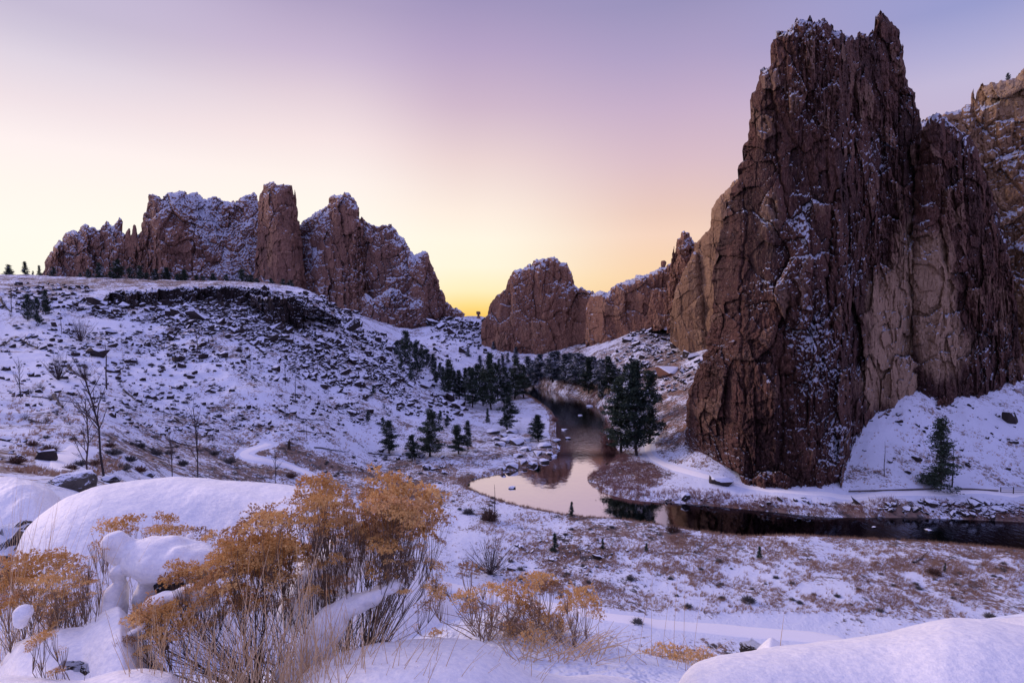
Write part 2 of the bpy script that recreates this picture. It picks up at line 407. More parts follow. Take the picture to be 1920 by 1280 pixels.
# snow cover
ug, vg = pix(gxw, np.maximum(gy, 1), zt)
cover = .50+.12*fbm(gxw/25, gy/25, None, 9, 3)+.08*fbm(gxw/6, gy/6, None, 19, 2)
def blob(cu, cv, ru, rv): return np.exp(-((ug-cu)/ru)**2-((vg-cv)/rv)**2)*(gy > 14)
for b in [(60,700,200,60,.14),(330,700,200,60,.08),(1750,840,260,80,.12),(1500,925,300,22,.2),(1650,1180,500,30,.12),(850,640,90,40,.10),(1060,800,60,30,.1),
          (1270,740,60,70,-.16),(1230,680,60,30,-.12),(1260,800,40,40,-.15),(850,905,160,30,-.03),(1600,1090,450,60,.05),(720,850,160,40,.07),(520,860,110,36,-.10),(1100,1050,260,60,-.07),(250,531,380,9,-.09),(650,825,120,36,.12),(560,740,160,60,.04),(280,850,140,30,-.05),(1450,950,330,9,-.08),(1200,900,80,30,-.12),(120,860,130,22,-.06),(700,840,200,60,-.06),(1080,700,120,14,-.15),(1120,725,60,14,-.3)]:
    cover = cover+b[4]*blob(*b[:4])
rust = .9*blob(1270,735,45,60)+.8*blob(1270,800,40,22)+.4*blob(1600,1045,450,30)+.3*blob(1200,900,90,30)+.7*blob(1400,955,330,10)+.2*blob(120,860,130,22)
rust = rust*sst(-.2, .4, fbm(gxw/4, gy/4, None, 91, 3))
near_bank = np.exp(-np.clip(sd, 0, 50)/2.5)
cover = cover*(1-.25*near_bank)
cover = np.where(tmask > .3, 1.15*tmask+cover*(1-tmask), cover); cover = np.where(gy < 20, 1.2, cover)
# extra far rows to the horizon
ext = np.array([900., 1300., 2200., 4000., 9000.])
lg_e = np.log(ext)
gxe = S[:, None]*ext[None]; gye = np.broadcast_to(ext-Y0, gxe.shape)
ze = zt[:, -1:]*np.array([.6, .3, 0, 0, 0])[None]+(-38)*np.array([.4, .7, 1, 1, 1])[None]
X = np.concatenate([gxw, gxe], 1); Y = np.concatenate([gy, gye], 1); Z = np.concatenate([zt, ze], 1)
cov = np.concatenate([cover, np.full(gxe.shape, .8)], 1); ru = np.concatenate([rust, np.zeros(gxe.shape)], 1)
V = np.stack([X, Y, Z], -1).reshape(-1, 3)
g = link('ground', mesh_from('ground', V, [grid_faces(NS, NY+5)], M['ground'], True, {'cover': cov, 'rust': ru}))
tag(g, 'snow-dusted canyon floor and slopes with dry grass showing through', kind='structure')
# trail surfaces: thin sheets with their own edge
def sheet(name, label, xy, w, lift, material):
    n = len(xy); d = np.gradient(xy, axis=0); d /= np.linalg.norm(d, axis=1)[:, None]+1e-9
    nn = np.stack([d[:, 1], -d[:, 0]], -1); k = 7
    o = np.linspace(-1, 1, k)
    wob = w*.5*(1+.18*vn(np.arange(n)*.35, np.zeros(n), None, 5))
    xyk = xy[:, None]+nn[:, None]*(o[None, :, None]*wob[:, None, None])
    z = gz(xyk[..., 0], xyk[..., 1])+lift*np.where(np.abs(o) > .99, -1.5, 1)[None]
    V = np.concatenate([xyk, z[..., None]], -1).reshape(-1, 3)
    ob = link(name, mesh_from(name, V, [grid_faces(n, k)[:, ::-1]], material, True)); tag(ob, label, kind='structure')
for nm, lb, xy, w in trail_xy: sheet(nm, lb, xy, w, .07, M['snow'])
# river surface: one strip between the banks
def resample(l, m):
    a = np.array(l); s = np.concatenate([[0], np.cumsum(np.linalg.norm(np.diff(a, axis=0), axis=1))]); t = np.linspace(0, s[-1], m)
    return np.stack([np.interp(t, s, a[:, 0]), np.interp(t, s, a[:, 1])], -1)
lo = np.array(RPOLY).min(0)-8; hi = np.array(RPOLY).max(0)+8
rx = np.arange(lo[0], hi[0], 1.5); ry = np.arange(lo[1], hi[1], 1.5)
RX, RY = np.meshgrid(rx, ry, indexing='ij')
q = grid_faces(len(rx), len(ry))
okv = inpoly(RX, RY, RPOLY) | (np.minimum(segdist(RX, RY, RNd), segdist(RX, RY, RFd)) < 2.5)
q = q[okv.ravel()[q].any(1)]
used, inv = np.unique(q, return_inverse=True)
V = np.stack([RX.ravel(), RY.ravel(), np.full(RX.size, WATER)], -1)[used]
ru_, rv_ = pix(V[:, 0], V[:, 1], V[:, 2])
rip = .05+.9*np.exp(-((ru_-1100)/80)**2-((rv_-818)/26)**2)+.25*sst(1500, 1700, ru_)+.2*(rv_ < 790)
dark_refl = np.maximum(sst(1180, 1310, ru_), .55*sst(790, 765, rv_) if 0 else .6*(1-sst(770, 800, rv_)))  # where dark reflections are put into the water colour
dark_refl = np.maximum(dark_refl, .9*np.exp(-((rv_-853)/7)**2)*(ru_ > 1040)*(ru_ < 1175)); dark_refl = np.maximum(dark_refl, .45*np.exp(-((rv_-818)/22)**2)*(ru_ > 1020)*(ru_ < 1160))
w = link('river', mesh_from('river', V, [inv.reshape(q.shape)], M['water'], True, {'ripple': rip, 'dark_refl': dark_refl})); tag(w, 'calm dark river bending through the canyon reflecting the pale sky', kind='structure')
# ------------------------------------------------------------------ crags
def crag(name, label, top, base, front, material, back=30., lean=.25, R=26., px=1.5, S=1., jag=3., snow0=-.1, zones=(), tans=(), amp=1., seed=1, blocky=1., roundb=1., extra=None, vert=3.2, nb=9, dig=12, cat='rock formation', group=None):
    tp = np.array(sorted(top, key=lambda p: p[0]), float)
    # sample columns, denser where the skyline is steep
    du = np.abs(np.diff(tp[:, 0])); dv = np.abs(np.diff(tp[:, 1])); wgt = du+.45*dv+1e-6
    cs = np.concatenate([[0], np.cumsum(wgt)]); nu = int(cs[-1]/px)+2
    ug = np.interp(np.linspace(0, cs[-1], nu), cs, tp[:, 0]+np.linspace(0, 1e-3, len(tp)))
    tv = np.interp(ug, tp[:, 0], tp[:, 1])
    bp = np.array(base, float); bp[:, 1] += dig; bv = np.interp(ug, bp[:, 0], bp[:, 1])
    fp = np.array(front, float)
    j = jag*(.9*ridge(ug/16/S, np.zeros_like(ug)+seed, seed, 3)+.8*cell(ug/(5*S), np.zeros_like(ug)+.5, seed+5, .4)[0])
    tv = tv-j*sst(4, 30, bv-tv); bv = np.maximum(bv, tv+2)
    nv = int((bv-tv).max()/px)+2
    t = np.linspace(0, 1, nv)[None]
    U = np.broadcast_to(ug[:, None], (nu, nv)).copy(); Vv = bv[:, None]+(tv-bv)[:, None]*t
    Yf = np.interp(U, fp[:, 0], fp[:, 1])
    mpp = Yf/F
    hgt = (bv[:, None]-Vv)*mpp
    Yd = Yf+lean*hgt
    de = segdist(U, Vv, [tuple(p) for p in np.stack([ug, tv], -1)[::max(1, nu//90)]])
    e = np.clip(1-de/R, 0, 1); Yd += roundb*R*mpp*(1-np.sqrt(np.clip(1-e*e, 0, 1)))
    if extra is not None: Yd = Yd+extra(U, Vv)*mpp
    x = (U-960)*mpp; z = -(Vv-HZ)*mpp
    wx = x+1.2*S*fbm(x/(11*S), z/(16*S), None, seed+50, 2)*2; wz = z+2*S*fbm(x/(7*S), z/(9*S), None, seed+60, 2)*2
    r1 = ridge(wx/(15*S), z/(15*S*vert), seed, 4); r2 = ridge(wx/(5.5*S), z/(5.5*S*vert), seed+3, 4)
    r3 = ridge((x+.4*S*vn(x/(2*S), z/(2*S), None, seed+8))/(1.7*S), z/(1.7*S*vert), seed+4, 4)
    c1, k1 = cell(wx/(4.2*S), wz/(4.2*S*vert*.9), seed+11); c2, k2 = cell(wx/(1.6*S), wz/(1.6*S*vert*.75), seed+13); c3_, k3 = cell(wx/(.7*S), wz/(.7*S*vert*.5), seed+17)
    f1 = fbm(x/(1.1*S), z/(1.5*S), None, seed+23, 5, .68)
    tn0 = np.zeros(U.shape)
    for (cu, cv, ru, rv, st) in tans: tn0 = tn0+st*np.exp(-((U-cu)/ru)**2-((Vv-cv)/rv)**2)
    ca, sa = math.cos(.42), math.sin(.42); xr = x*ca+z*sa*.6; zr = -x*sa+z*ca
    m1 = sst(-.25, .3, fbm(x/(17*S), z/(24*S), None, seed+31, 2)); m2 = sst(-.3, .3, fbm(x/(12*S), z/(12*S), None, seed+33, 2))
    c0, k0 = cell(wx/(9*S), wz/(15*S), seed+15, 1.3); c6, k6 = cell(xr/(3.4*S), zr/(5.5*S), seed+18, 1.2); c7, k7 = cell((x+.3*S*f1)/(.55*S), z/(.75*S), seed+20, 1.)
    m3 = .35+.65*sst(-.25, .25, fbm(x/(14*S)+7, z/(22*S), None, seed+35, 2)+.35*c0)
    m3 = m3*(1-.65*np.clip(tn0, 0, 1)); m1 = m1*(1-.5*np.clip(tn0, 0, 1))
    tone = .65*c0+.35*c6+.25*c4_ if 0 else .6*c0+.4*c6
    c4, k4 = cell((x+.5*S*f1)/(2.4*S), z/(10*S*vert*.4), seed+19, 1.2); c5, k5 = cell((x+.3*S*f1)/(.9*S), z/(4*S*vert*.4), seed+21, 1.2)
    disp = amp*S*(1.5*r1+.5*r2+.2*r3*m2+blocky*(1.6*c0+.5*c1*m2+.8*c6+.5*c2*(.3+.7*m2)+.4*c3_*m3+1.0*c4*m1+.55*c5*m1*m3+.22*c7*m3)-.8*np.exp(-k0*14)-.4*np.exp(-k6*9)*m2-.25*np.exp(-k2*9)*m2-.2*np.exp(-k3*8)-.5*np.exp(-k4*10)*m1-.3*np.exp(-k5*8)*m1+.6*f1*m3)
    fade = sst(0, 6, de)*.8+.2
    Yd = Yd-disp*fade
    Yb = np.interp(ug, fp[:, 0], fp[:, 1])+back*np.clip(np.sin(np.pi*np.linspace(.02, .98, nu))*1.6, .1, 1)+lean*(bv-tv)*Yf[:, 0]/F*.5
    PTS = P(U, Vv, Yd)
    # sideways roughness so that outlines are not clean
    PTS[..., 0] += (S*.35*f1+.25*S*c2)*sst(0, 3, np.abs(bv[:, None]-Vv))+S*jag*.22*np.exp(-de/9)*(ridge(z/(6*S), x*0+.3, seed+41, 4)+.8*cell(z/(2.2*S), x*0+.5, seed+43, .5)[0])
    PTS[..., 2] += S*.25*c3_*sst(2, 12, bv[:, None]-Vv)
    crest = PTS[:, -1]
    tb = np.linspace(0, 1, nb+1)[1:]
    yb = crest[:, 1:2]+(np.maximum(Yb[:, None], crest[:, 1:2]+1)-crest[:, 1:2])*np.sqrt(1-(1-tb)**2)[None]
    zb = crest[:, 2:3]+(PTS[:, 0, 2][:, None]-crest[:, 2:3])*(tb**2)[None]
    xm = crest[:, 0].mean(); xb = (crest[:, 0:1]-xm)*(1-.12*tb[None])+xm*1.; xb = xb+crest[:, 0:1]*(yb/crest[:, 1:2]-1)+.6*S*vn(np.arange(nu)[:, None]/(9.)+0*tb[None], tb[None]*4+0*crest[:, :1], None, seed+70)*np.sin(tb*np.pi)[None]
    ALL = np.concatenate([PTS, np.stack([xb, yb, zb], -1)], 1)
    m = nv+nb
    # normals for snow
    du_ = np.gradient(ALL, axis=0); dv_ = np.gradient(ALL, axis=1); N = np.cross(du_, dv_); N /= np.linalg.norm(N, axis=-1)[..., None]+1e-9
    nz = N[..., 2]; nz = np.where(N[..., 1] > .2, np.abs(nz), nz)
    Uf = np.concatenate([U, np.broadcast_to(ug[:, None], (nu, nb))], 1); Vf = np.concatenate([Vv, np.broadcast_to(tv[:, None], (nu, nb))], 1)
    Xf, Zf = ALL[..., 0], ALL[..., 2]
    patch = fbm(Xf/(7*S), Zf/(9*S), None, seed+80, 3)
    sn = snow0-.10+nz*1.1+.42*patch; sn[:, nv:] -= .25
    if zones:
        wu = Uf+14*fbm(Xf/(6*S), Zf/(6*S), None, seed+90, 3); wv = Vf+22*fbm(Xf/(6*S), Zf/(6*S), None, seed+93, 3)
    for (cu, cv, ru, rv, st, *an) in zones:
        a = math.radians(an[0]) if an else 0.; A_, B_ = wu-cu, wv-cv
        p_, q_ = A_*math.cos(a)+B_*math.sin(a), -A_*math.sin(a)+B_*math.cos(a)
        sn = sn+st*np.exp(-(p_/ru)**2-(q_/rv)**2)
    tn = np.zeros(Uf.shape)
    for (cu, cv, ru, rv, st) in tans: tn = tn+st*np.exp(-((Uf-cu)/ru)**2-((Vf-cv)/rv)**2)
    me = mesh_from(name, ALL.reshape(-1, 3), [grid_faces(nu, m)], material, False, {'snow': sn, 'tan': tn, 'tone': np.concatenate([tone, np.repeat(tone[:, -1:], nb, 1)], 1)})
    o = link(name, me); tag(o, label, cat, group)
    return o
def cracks(U, V, lines):
    r = np.zeros(U.shape)
    for pts, w, d in lines:
        a = np.array(pts, float); uc = np.interp(V, a[:, 1], a[:, 0])+2.5*vn(V/9, V*0, None, int(w*7)); inside = sst(a[0, 1]-6, a[0, 1]+10, V)*(1-sst(a[-1, 1]-30, a[-1, 1]+10, V))
        r = r+d*np.exp(-np.abs((U-uc)/w)**1.3)*inside+d*.35*np.exp(-((U-uc-w*4)/(w*5))**2)*inside
    return r
TOWER = [(1283,800),(1286,752),(1300,700),(1322,662),(1332,600),(1338,520),(1345,450),(1362,385),(1386,335),(1390,290),(1402,262),(1405,222),(1411,172),(1424,132),(1438,129),(1447,120),(1449,86),(1456,60),(1475,60),(1484,42),(1492,37),(1502,40),(1512,33),(1518,32),(1526,44),(1537,38),(1546,33),(1553,44),(1562,57),(1576,58),(1590,66),(1600,72),(1610,58),(1618,62),(1628,66),(1636,50),(1644,32),(1657,21),(1662,34),(1674,46),(1684,60),(1687,78),(1685,110),(1698,144),(1704,170),(1720,196),(1724,228),(1728,300),(1736,420),(1744,620),(1748,740)]
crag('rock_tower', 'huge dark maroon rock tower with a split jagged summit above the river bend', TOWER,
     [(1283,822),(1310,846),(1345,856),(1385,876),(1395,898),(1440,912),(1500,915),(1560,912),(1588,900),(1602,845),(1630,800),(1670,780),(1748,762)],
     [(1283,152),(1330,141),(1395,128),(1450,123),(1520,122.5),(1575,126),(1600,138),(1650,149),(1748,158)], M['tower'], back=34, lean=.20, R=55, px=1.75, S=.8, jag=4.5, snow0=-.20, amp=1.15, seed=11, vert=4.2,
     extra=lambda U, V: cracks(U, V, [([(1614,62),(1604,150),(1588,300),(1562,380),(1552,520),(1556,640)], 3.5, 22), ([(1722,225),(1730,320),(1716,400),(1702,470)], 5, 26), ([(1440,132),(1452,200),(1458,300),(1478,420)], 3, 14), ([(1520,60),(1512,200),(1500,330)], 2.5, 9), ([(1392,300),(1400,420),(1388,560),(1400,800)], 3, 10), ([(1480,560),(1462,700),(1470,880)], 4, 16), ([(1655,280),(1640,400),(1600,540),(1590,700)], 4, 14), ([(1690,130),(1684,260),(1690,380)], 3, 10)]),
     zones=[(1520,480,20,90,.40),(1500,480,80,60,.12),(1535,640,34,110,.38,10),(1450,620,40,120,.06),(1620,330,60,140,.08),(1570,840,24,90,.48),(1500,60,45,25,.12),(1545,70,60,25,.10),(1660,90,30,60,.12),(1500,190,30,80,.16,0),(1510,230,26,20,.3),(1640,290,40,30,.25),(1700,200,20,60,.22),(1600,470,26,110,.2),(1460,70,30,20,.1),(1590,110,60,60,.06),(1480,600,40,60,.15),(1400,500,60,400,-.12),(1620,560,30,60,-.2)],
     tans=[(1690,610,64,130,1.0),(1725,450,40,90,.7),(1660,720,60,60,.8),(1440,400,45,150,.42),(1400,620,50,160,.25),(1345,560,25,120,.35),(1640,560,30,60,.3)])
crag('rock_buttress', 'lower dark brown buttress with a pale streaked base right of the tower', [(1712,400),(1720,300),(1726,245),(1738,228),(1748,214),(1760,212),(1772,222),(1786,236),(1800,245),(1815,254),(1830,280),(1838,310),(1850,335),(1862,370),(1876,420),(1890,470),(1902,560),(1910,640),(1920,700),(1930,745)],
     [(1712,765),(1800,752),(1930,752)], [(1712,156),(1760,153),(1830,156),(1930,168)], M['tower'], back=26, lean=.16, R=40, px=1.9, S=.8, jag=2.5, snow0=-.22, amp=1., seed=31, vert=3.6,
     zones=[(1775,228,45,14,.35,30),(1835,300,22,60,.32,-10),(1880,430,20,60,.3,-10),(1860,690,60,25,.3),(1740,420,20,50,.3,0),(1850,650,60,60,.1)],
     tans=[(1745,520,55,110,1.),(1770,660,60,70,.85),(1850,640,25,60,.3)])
crag('rock_wall', 'weathered tan cliff with rounded summit blocks behind the buttress at the right edge', [(1690,300),(1705,240),(1722,232),(1740,222),(1760,216),(1780,210),(1800,204),(1818,197),(1828,188),(1824,168),(1836,158),(1862,155),(1878,150),(1895,148),(1903,146),(1912,132),(1925,120),(1960,100),(2010,80),(2060,140),(2100,300),(2140,600),(2160,750)],
     [(1690,765),(2160,765)], [(1690,186),(1800,182),(1920,172),(2000,172),(2160,185)], M['tan'], back=40, lean=.22, R=34, px=2.1, S=1.1, jag=2., snow0=-.17, amp=1.2, seed=41, blocky=.8, vert=2.,
     zones=[(1860,230,45,34,.55,25),(1905,290,40,30,.35),(1900,400,30,60,.25),(1910,520,20,80,.2),(1905,690,30,40,.3),(1740,235,30,10,.5)],
     tans=[(1890,170,80,60,.8),(1900,420,80,200,.35)])
crag('cliff_wall', 'tall smooth tan cliff running back behind the left edge of the dark tower', [(1298,500),(1304,455),(1312,446),(1320,436),(1330,430),(1333,415),(1334,395),(1345,375),(1358,358),(1372,345),(1388,330),(1410,300),(1440,290),(1480,300)],
     [(1252,618),(1285,640),(1305,655),(1330,668),(1400,700),(1480,720)], [(1258,262),(1300,248),(1350,232),(1480,215)], M['tan'], back=40, lean=.18, R=26, px=1.6, S=1.25, jag=1.5, snow0=-.30, amp=1., seed=53, blocky=.45, vert=5.,
     tans=[(1345,500,60,200,.35)], zones=[(1310,460,14,20,.2)])
crag('cliff_rib', 'narrow orange tinted rib of rock at the foot of the tan cliff', [(1256,600),(1262,560),(1272,530),(1286,500),(1296,480),(1304,470),(1312,500),(1320,560),(1328,640)],
     [(1256,628),(1280,648),(1328,672)], [(1256,256),(1290,246),(1328,240)], M['tan'], back=24, lean=.16, R=16, px=1.5, S=1., jag=1.4, snow0=-.28, amp=.9, seed=57, blocky=.5, vert=4., tans=[(1300,560,30,90,.2)])
crag('rock_spire', 'red hoodoo spire with a snow-dusted knobbly cap on the right skyline', [(1250,540),(1258,500),(1263,482),(1262,462),(1268,452),(1272,446),(1276,438),(1283,433),(1290,436),(1292,444),(1300,450),(1306,462),(1304,480),(1306,520),(1312,560),(1318,600)],
     [(1250,612),(1318,640)], [(1250,292),(1285,284),(1318,290)], M['centre'], back=22, lean=.1, R=18, px=1.4, S=1.1, jag=2.2, snow0=-.2, amp=1., seed=61, vert=2.2,
     zones=[(1290,457,20,9,.7),(1290,510,20,30,.2)])
crag('rock_ridge', 'long red ridge with snow patches along its top between spire and round outcrop', [(1098,575),(1108,552),(1120,546),(1130,545),(1138,550),(1145,541),(1152,536),(1160,530),(1168,527),(1180,524),(1190,521),(1193,516),(1205,515),(1215,514),(1225,508),(1240,502),(1252,497),(1262,488),(1270,480),(1280,520),(1290,600)],
     [(1098,640),(1122,652),(1150,645),(1165,628),(1200,614),(1250,604),(1290,610)], [(1098,352),(1130,334),(1200,322),(1290,306)], M['centre'], back=34, lean=.16, R=18, px=1.35, S=1.2, jag=1.4, snow0=-.24, amp=1., seed=67, blocky=.6, vert=3.6,
     zones=[(1122,550,20,9,.7),(1205,518,26,5,.7),(1250,502,16,6,.5),(1160,535,20,5,.4),(1225,530,30,15,.15)], tans=[(1190,580,30,40,.3)])
crag('rock_outcrop', 'massive rounded red outcrop standing alone right of the sunset notch', [(902,610),(908,596),(914,588),(918,575),(925,562),(932,553),(940,549),(948,540),(952,528),(956,518),(963,508),(972,504),(984,503),(989,497),(994,493),(998,499),(1000,488),(1005,485),(1012,487),(1022,485),(1032,481),(1040,481),(1047,486),(1053,492),(1062,493),(1065,502),(1072,512),(1075,525),(1076,533),(1084,540),(1090,537),(1098,543),(1108,546),(1116,551),(1124,560),(1130,600)],
     [(902,646),(935,648),(960,650),(990,660),(1015,666),(1035,660),(1060,645),(1100,628),(1130,620)], [(902,396),(960,382),(1020,372),(1080,374),(1130,352)], M['centre'], back=60, lean=.18, R=24, px=1.3, S=1.5, jag=1.2, snow0=-.2, amp=1.1, seed=71, blocky=.55, vert=3.,
     zones=[(1040,533,34,16,.5,25),(1012,495,18,6,.55),(1060,548,20,10,.3)], tans=[(1000,620,30,30,.5),(960,600,25,30,.3)])
# far massif, from left to right
MK = dict(material=M['massif'], px=1.25, S=1.9)
crag('ragged_ridge', 'low ragged ridge tapering down at the left end of the far crags', [(72,528),(80,508),(85,490),(92,474),(97,470),(100,462),(106,458),(109,453),(113,450),(117,458),(120,442),(127,438),(133,434),(140,430),(146,435),(150,430),(153,422),(158,418),(163,419),(168,425),(176,423),(183,430),(190,427),(195,418),(202,417),(206,426),(212,424),(216,416),(223,408),(228,412),(229,436),(236,440),(240,470),(260,520)],
     [(72,545),(260,545)], [(72,520),(160,505),(260,500)], back=60, lean=.25, R=16, jag=3., snow0=.02, amp=.8, seed=83, vert=1.6, zones=[(170,470,80,25,.08),(90,500,20,40,-.2)], tans=[(215,450,20,40,.4)], **MK)
for k, (uu, vt, w) in enumerate([(241,427,5),(252,419,5)]):
    crag('rock_pinnacle', ['short pinnacle nearer the ragged ridge, left one of the small pair on the far skyline', 'slightly taller pinnacle of the small pair beside the big grey-snow cliff'][k],
     [(uu-w-3,450),(uu-w,438),(uu-2,vt+3),(uu,vt),(uu+2,vt+4),(uu+w,440),(uu+w+3,455)], [(uu-9,470),(uu+9,470)], [(uu-9,512),(uu+9,512)], back=10, lean=.05, R=5, jag=.6, snow0=-.3, amp=.25, seed=84+k, vert=1.6, group='skyline pinnacles', **MK)
crag('snowy_cliff', 'broad snow-streaked cliff in the middle left of the far crags', [(225,520),(238,470),(256,440),(264,434),(267,412),(271,398),(274,384),(278,368),(288,367),(300,371),(312,364),(325,362),(334,357),(346,362),(350,368),(358,361),(366,362),(378,370),(388,374),(398,369),(410,371),(418,376),(430,380),(445,376),(455,368),(465,366),(472,361),(478,365),(484,376),(500,400),(520,450)],
     [(225,550),(520,560)], [(225,500),(300,480),(400,500),(520,508)], back=70, lean=.42, R=22, jag=3., snow0=.03, amp=1., seed=87, vert=1.7,
     zones=[(400,420,60,40,.46,35),(350,392,60,14,.34),(455,470,30,60,.52),(430,520,26,30,.4),(480,430,16,40,.12),(300,440,45,50,-.13),(350,480,40,40,-.10),(390,500,26,30,-.15),(450,400,18,20,-.25)], tans=[(340,440,40,50,.3),(385,490,26,30,.25)], **MK)
crag('rock_pillar', 'square-topped tall pillar, highest of the far crags', [(474,560),(478,480),(484,420),(485,378),(487,362),(492,355),(493,344),(503,342),(512,340),(517,350),(520,349),(525,345),(535,344),(545,348),(551,355),(550,370),(556,388),(558,402),(562,430),(566,470),(570,510),(578,560)],
     [(474,580),(578,590)], [(474,486),(520,470),(578,484)], back=40, lean=.10, R=24, jag=2.2, snow0=-.15, amp=.9, seed=91, vert=2.6,
     zones=[(510,360,14,8,.4),(500,405,14,25,.25),(540,500,14,24,.18),(500,540,20,20,.2)], tans=[(505,470,14,50,.6),(548,440,14,60,.5),(550,520,20,30,.4)], **MK)
crag('rock_peak', 'broad-shouldered peak right of the tall pillar among the far crags', [(552,500),(558,425),(568,415),(580,408),(588,400),(600,394),(610,388),(617,380),(618,372),(624,367),(634,365),(645,364),(656,364),(662,374),(668,385),(672,393),(673,410),(678,424),(682,450),(688,520)],
     [(552,600),(600,620),(688,660)], [(552,500),(600,480),(650,462),(688,462)], back=60, lean=.26, R=26, jag=2.4, snow0=-.02, amp=1., seed=97, vert=2.3,
     zones=[(585,480,20,80,.42),(640,385,24,16,.25),(590,430,26,20,.15),(652,460,22,70,-.2)], tans=[(650,450,18,50,.4),(640,590,30,30,.2)], **MK)
crag('rock_shoulder', 'sloping right shoulder of the far crags dropping to the sunset notch', [(662,480),(668,420),(676,406),(684,414),(692,418),(705,424),(720,422),(733,420),(742,428),(747,440),(755,446),(762,456),(768,468),(775,478),(782,476),(788,473),(797,472),(802,480),(806,492),(815,512),(822,530),(830,550),(838,566),(850,577),(860,583),(872,592)],
     [(662,660),(700,650),(800,625),(840,615),(872,606)], [(662,478),(720,455),(790,455),(872,468)], back=70, lean=.26, R=28, jag=2., snow0=-.07, amp=1., seed=101, vert=2.2,
     zones=[(700,440,20,16,.3),(762,490,20,24,.3,40),(690,500,20,50,.14),(720,520,50,20,.08)], tans=[(810,540,20,40,.3),(750,560,50,30,.2)], **MK)
crag('rock_dome', 'low rounded snow-edged dome in front of the far right shoulder', [(668,640),(672,590),(676,560),(684,549),(692,552),(700,560),(706,556),(714,551),(725,543),(735,540),(748,544),(756,552),(766,556),(776,563),(786,562),(796,568),(799,585),(800,610),(806,630)],
     [(668,668),(806,648)], [(668,440),(735,422),(806,430)], back=40, lean=.5, R=30, jag=1.6, snow0=-.10, amp=.8, seed=107, vert=.9,
     zones=[(735,550,60,8,.3),(700,585,20,10,.3),(770,575,25,10,.25)], tans=[(730,610,40,30,.2)], **MK)
# basalt rimrock along the mesa edge
crag('basalt_cliff', 'low dark basalt rimrock with a snowy lip along the mesa edge', [(190,560),(205,549),(240,546),(270,545),(300,541),(340,539),(380,538),(420,537),(455,538),(490,543),(510,548)],
     [(190,570),(230,574),(260,580),(300,579),(360,575),(420,577),(470,574),(510,578)], [(190,243),(300,244),(400,248),(510,255)], M['basalt'], back=26, lean=.10, R=5, px=1., S=.8, jag=2.6, snow0=.06, amp=1., dig=2, seed=111, vert=3.)
crag('basalt_cliff', 'taller columnar basalt bluff at the right end of the mesa rim', [(470,552),(486,556),(500,557),(512,554),(540,556),(556,558),(570,563),(590,572),(612,584),(640,600)],
     [(470,572),(490,584),(500,602),(520,612),(535,606),(545,616),(562,608),(572,590),(600,592),(640,606)], [(470,246),(500,240),(535,238),(572,243),(640,262)], M['basalt'], back=36, lean=.08, R=5, px=1., S=.8, jag=3.4, snow0=-.04, amp=1.1, dig=2, seed=113, vert=4.)
# ------------------------------------------------------------------ boulders
def hull_mesh(seed, material, flat=.75, n=16, elong=1., sub=0, bev=1):
    from mathutils import noise as mn
    r = random.Random(seed); bm = bmesh.new()
    for _ in range(n):
        v = Vector((r.gauss(0, 1), r.gauss(0, 1), r.gauss(0, 1))).normalized()
        v = Vector((max(-.8, min(.8, v.x))*elong, max(-.8, min(.8, v.y)), max(-.72, min(.72, v.z))*flat))
        bm.verts.new(v*r.uniform(.85, 1.05))
    bmesh.ops.convex_hull(bm, input=bm.verts); bmesh.ops.delete(bm, geom=[v for v in bm.verts if not v.link_faces], context='VERTS')
    bmesh.ops.recalc_face_normals(bm, faces=bm.faces)
    if bev: bmesh.ops.bevel(bm, geom=list(bm.edges), offset=.05, segments=1, affect='EDGES')
    bmesh.ops.triangulate(bm, faces=bm.faces)
    for _ in range(sub):
        bmesh.ops.subdivide_edges(bm, edges=bm.edges[:], cuts=1, use_grid_fill=True)
        bmesh.ops.triangulate(bm, faces=bm.faces)
    if sub:
        for v in bm.verts:
            d = v.co.normalized(); v.co += d*(.10*mn.fractal(v.co*2.2+Vector((seed, 0, 0)), 1., 2., 5)-.05*abs(mn.noise(v.co*5)))
    me = D.meshes.new('boulder'); bm.to_mesh(me); bm.free(); me.materials.append(material); return me
HL = [hull_mesh(150+i, M['boulder'], random.uniform(.65, 1.05), 10, random.uniform(.9, 1.4), bev=0) for i in range(8)]
HM = [hull_mesh(100+i, M['boulder'], random.uniform(.65, 1.05), random.choice((12, 14, 18)), random.uniform(.9, 1.5)) for i in range(9)]
HS = [hull_mesh(230+i, M['snowstone'], .8, 16, 1.2) for i in range(4)]
HR = [hull_mesh(200+i, M['redboulder'], .8, 16, 1.2) for i in range(4)]
def me_np(me):
    v = np.empty(len(me.vertices)*3); me.vertices.foreach_get('co', v); f = np.empty(len(me.polygons)*3, int); me.polygons.foreach_get('vertices', f)
    return v.reshape(-1, 3), f.reshape(-1, 3)
def scatter(region, n, seed, dens=None):
    """photo-space region (list of blobs (cu,cv,ru,rv,weight)) -> ground points"""
    rg = np.random.default_rng(seed); w = np.array([b[4] for b in region], float); w /= w.sum()
    k = rg.choice(len(region), n, p=w); b = np.array([r[:4] for r in region], float)[k]
    a = rg.uniform(0, 2*np.pi, n); r = np.sqrt(rg.uniform(0, 1, n))
    u = b[:, 0]+b[:, 2]*r*np.cos(a); v = b[:, 1]+b[:, 3]*r*np.sin(a)
    p, ok = ground_uv(u, v)
    tr = gz(p[:, 0], p[:, 1], tmask); s_ = gz(p[:, 0], p[:, 1], sd)
    ok &= (tr < .1) & (s_ > .6) & (u > -60) & (u < 1980)
    return p[ok], rg
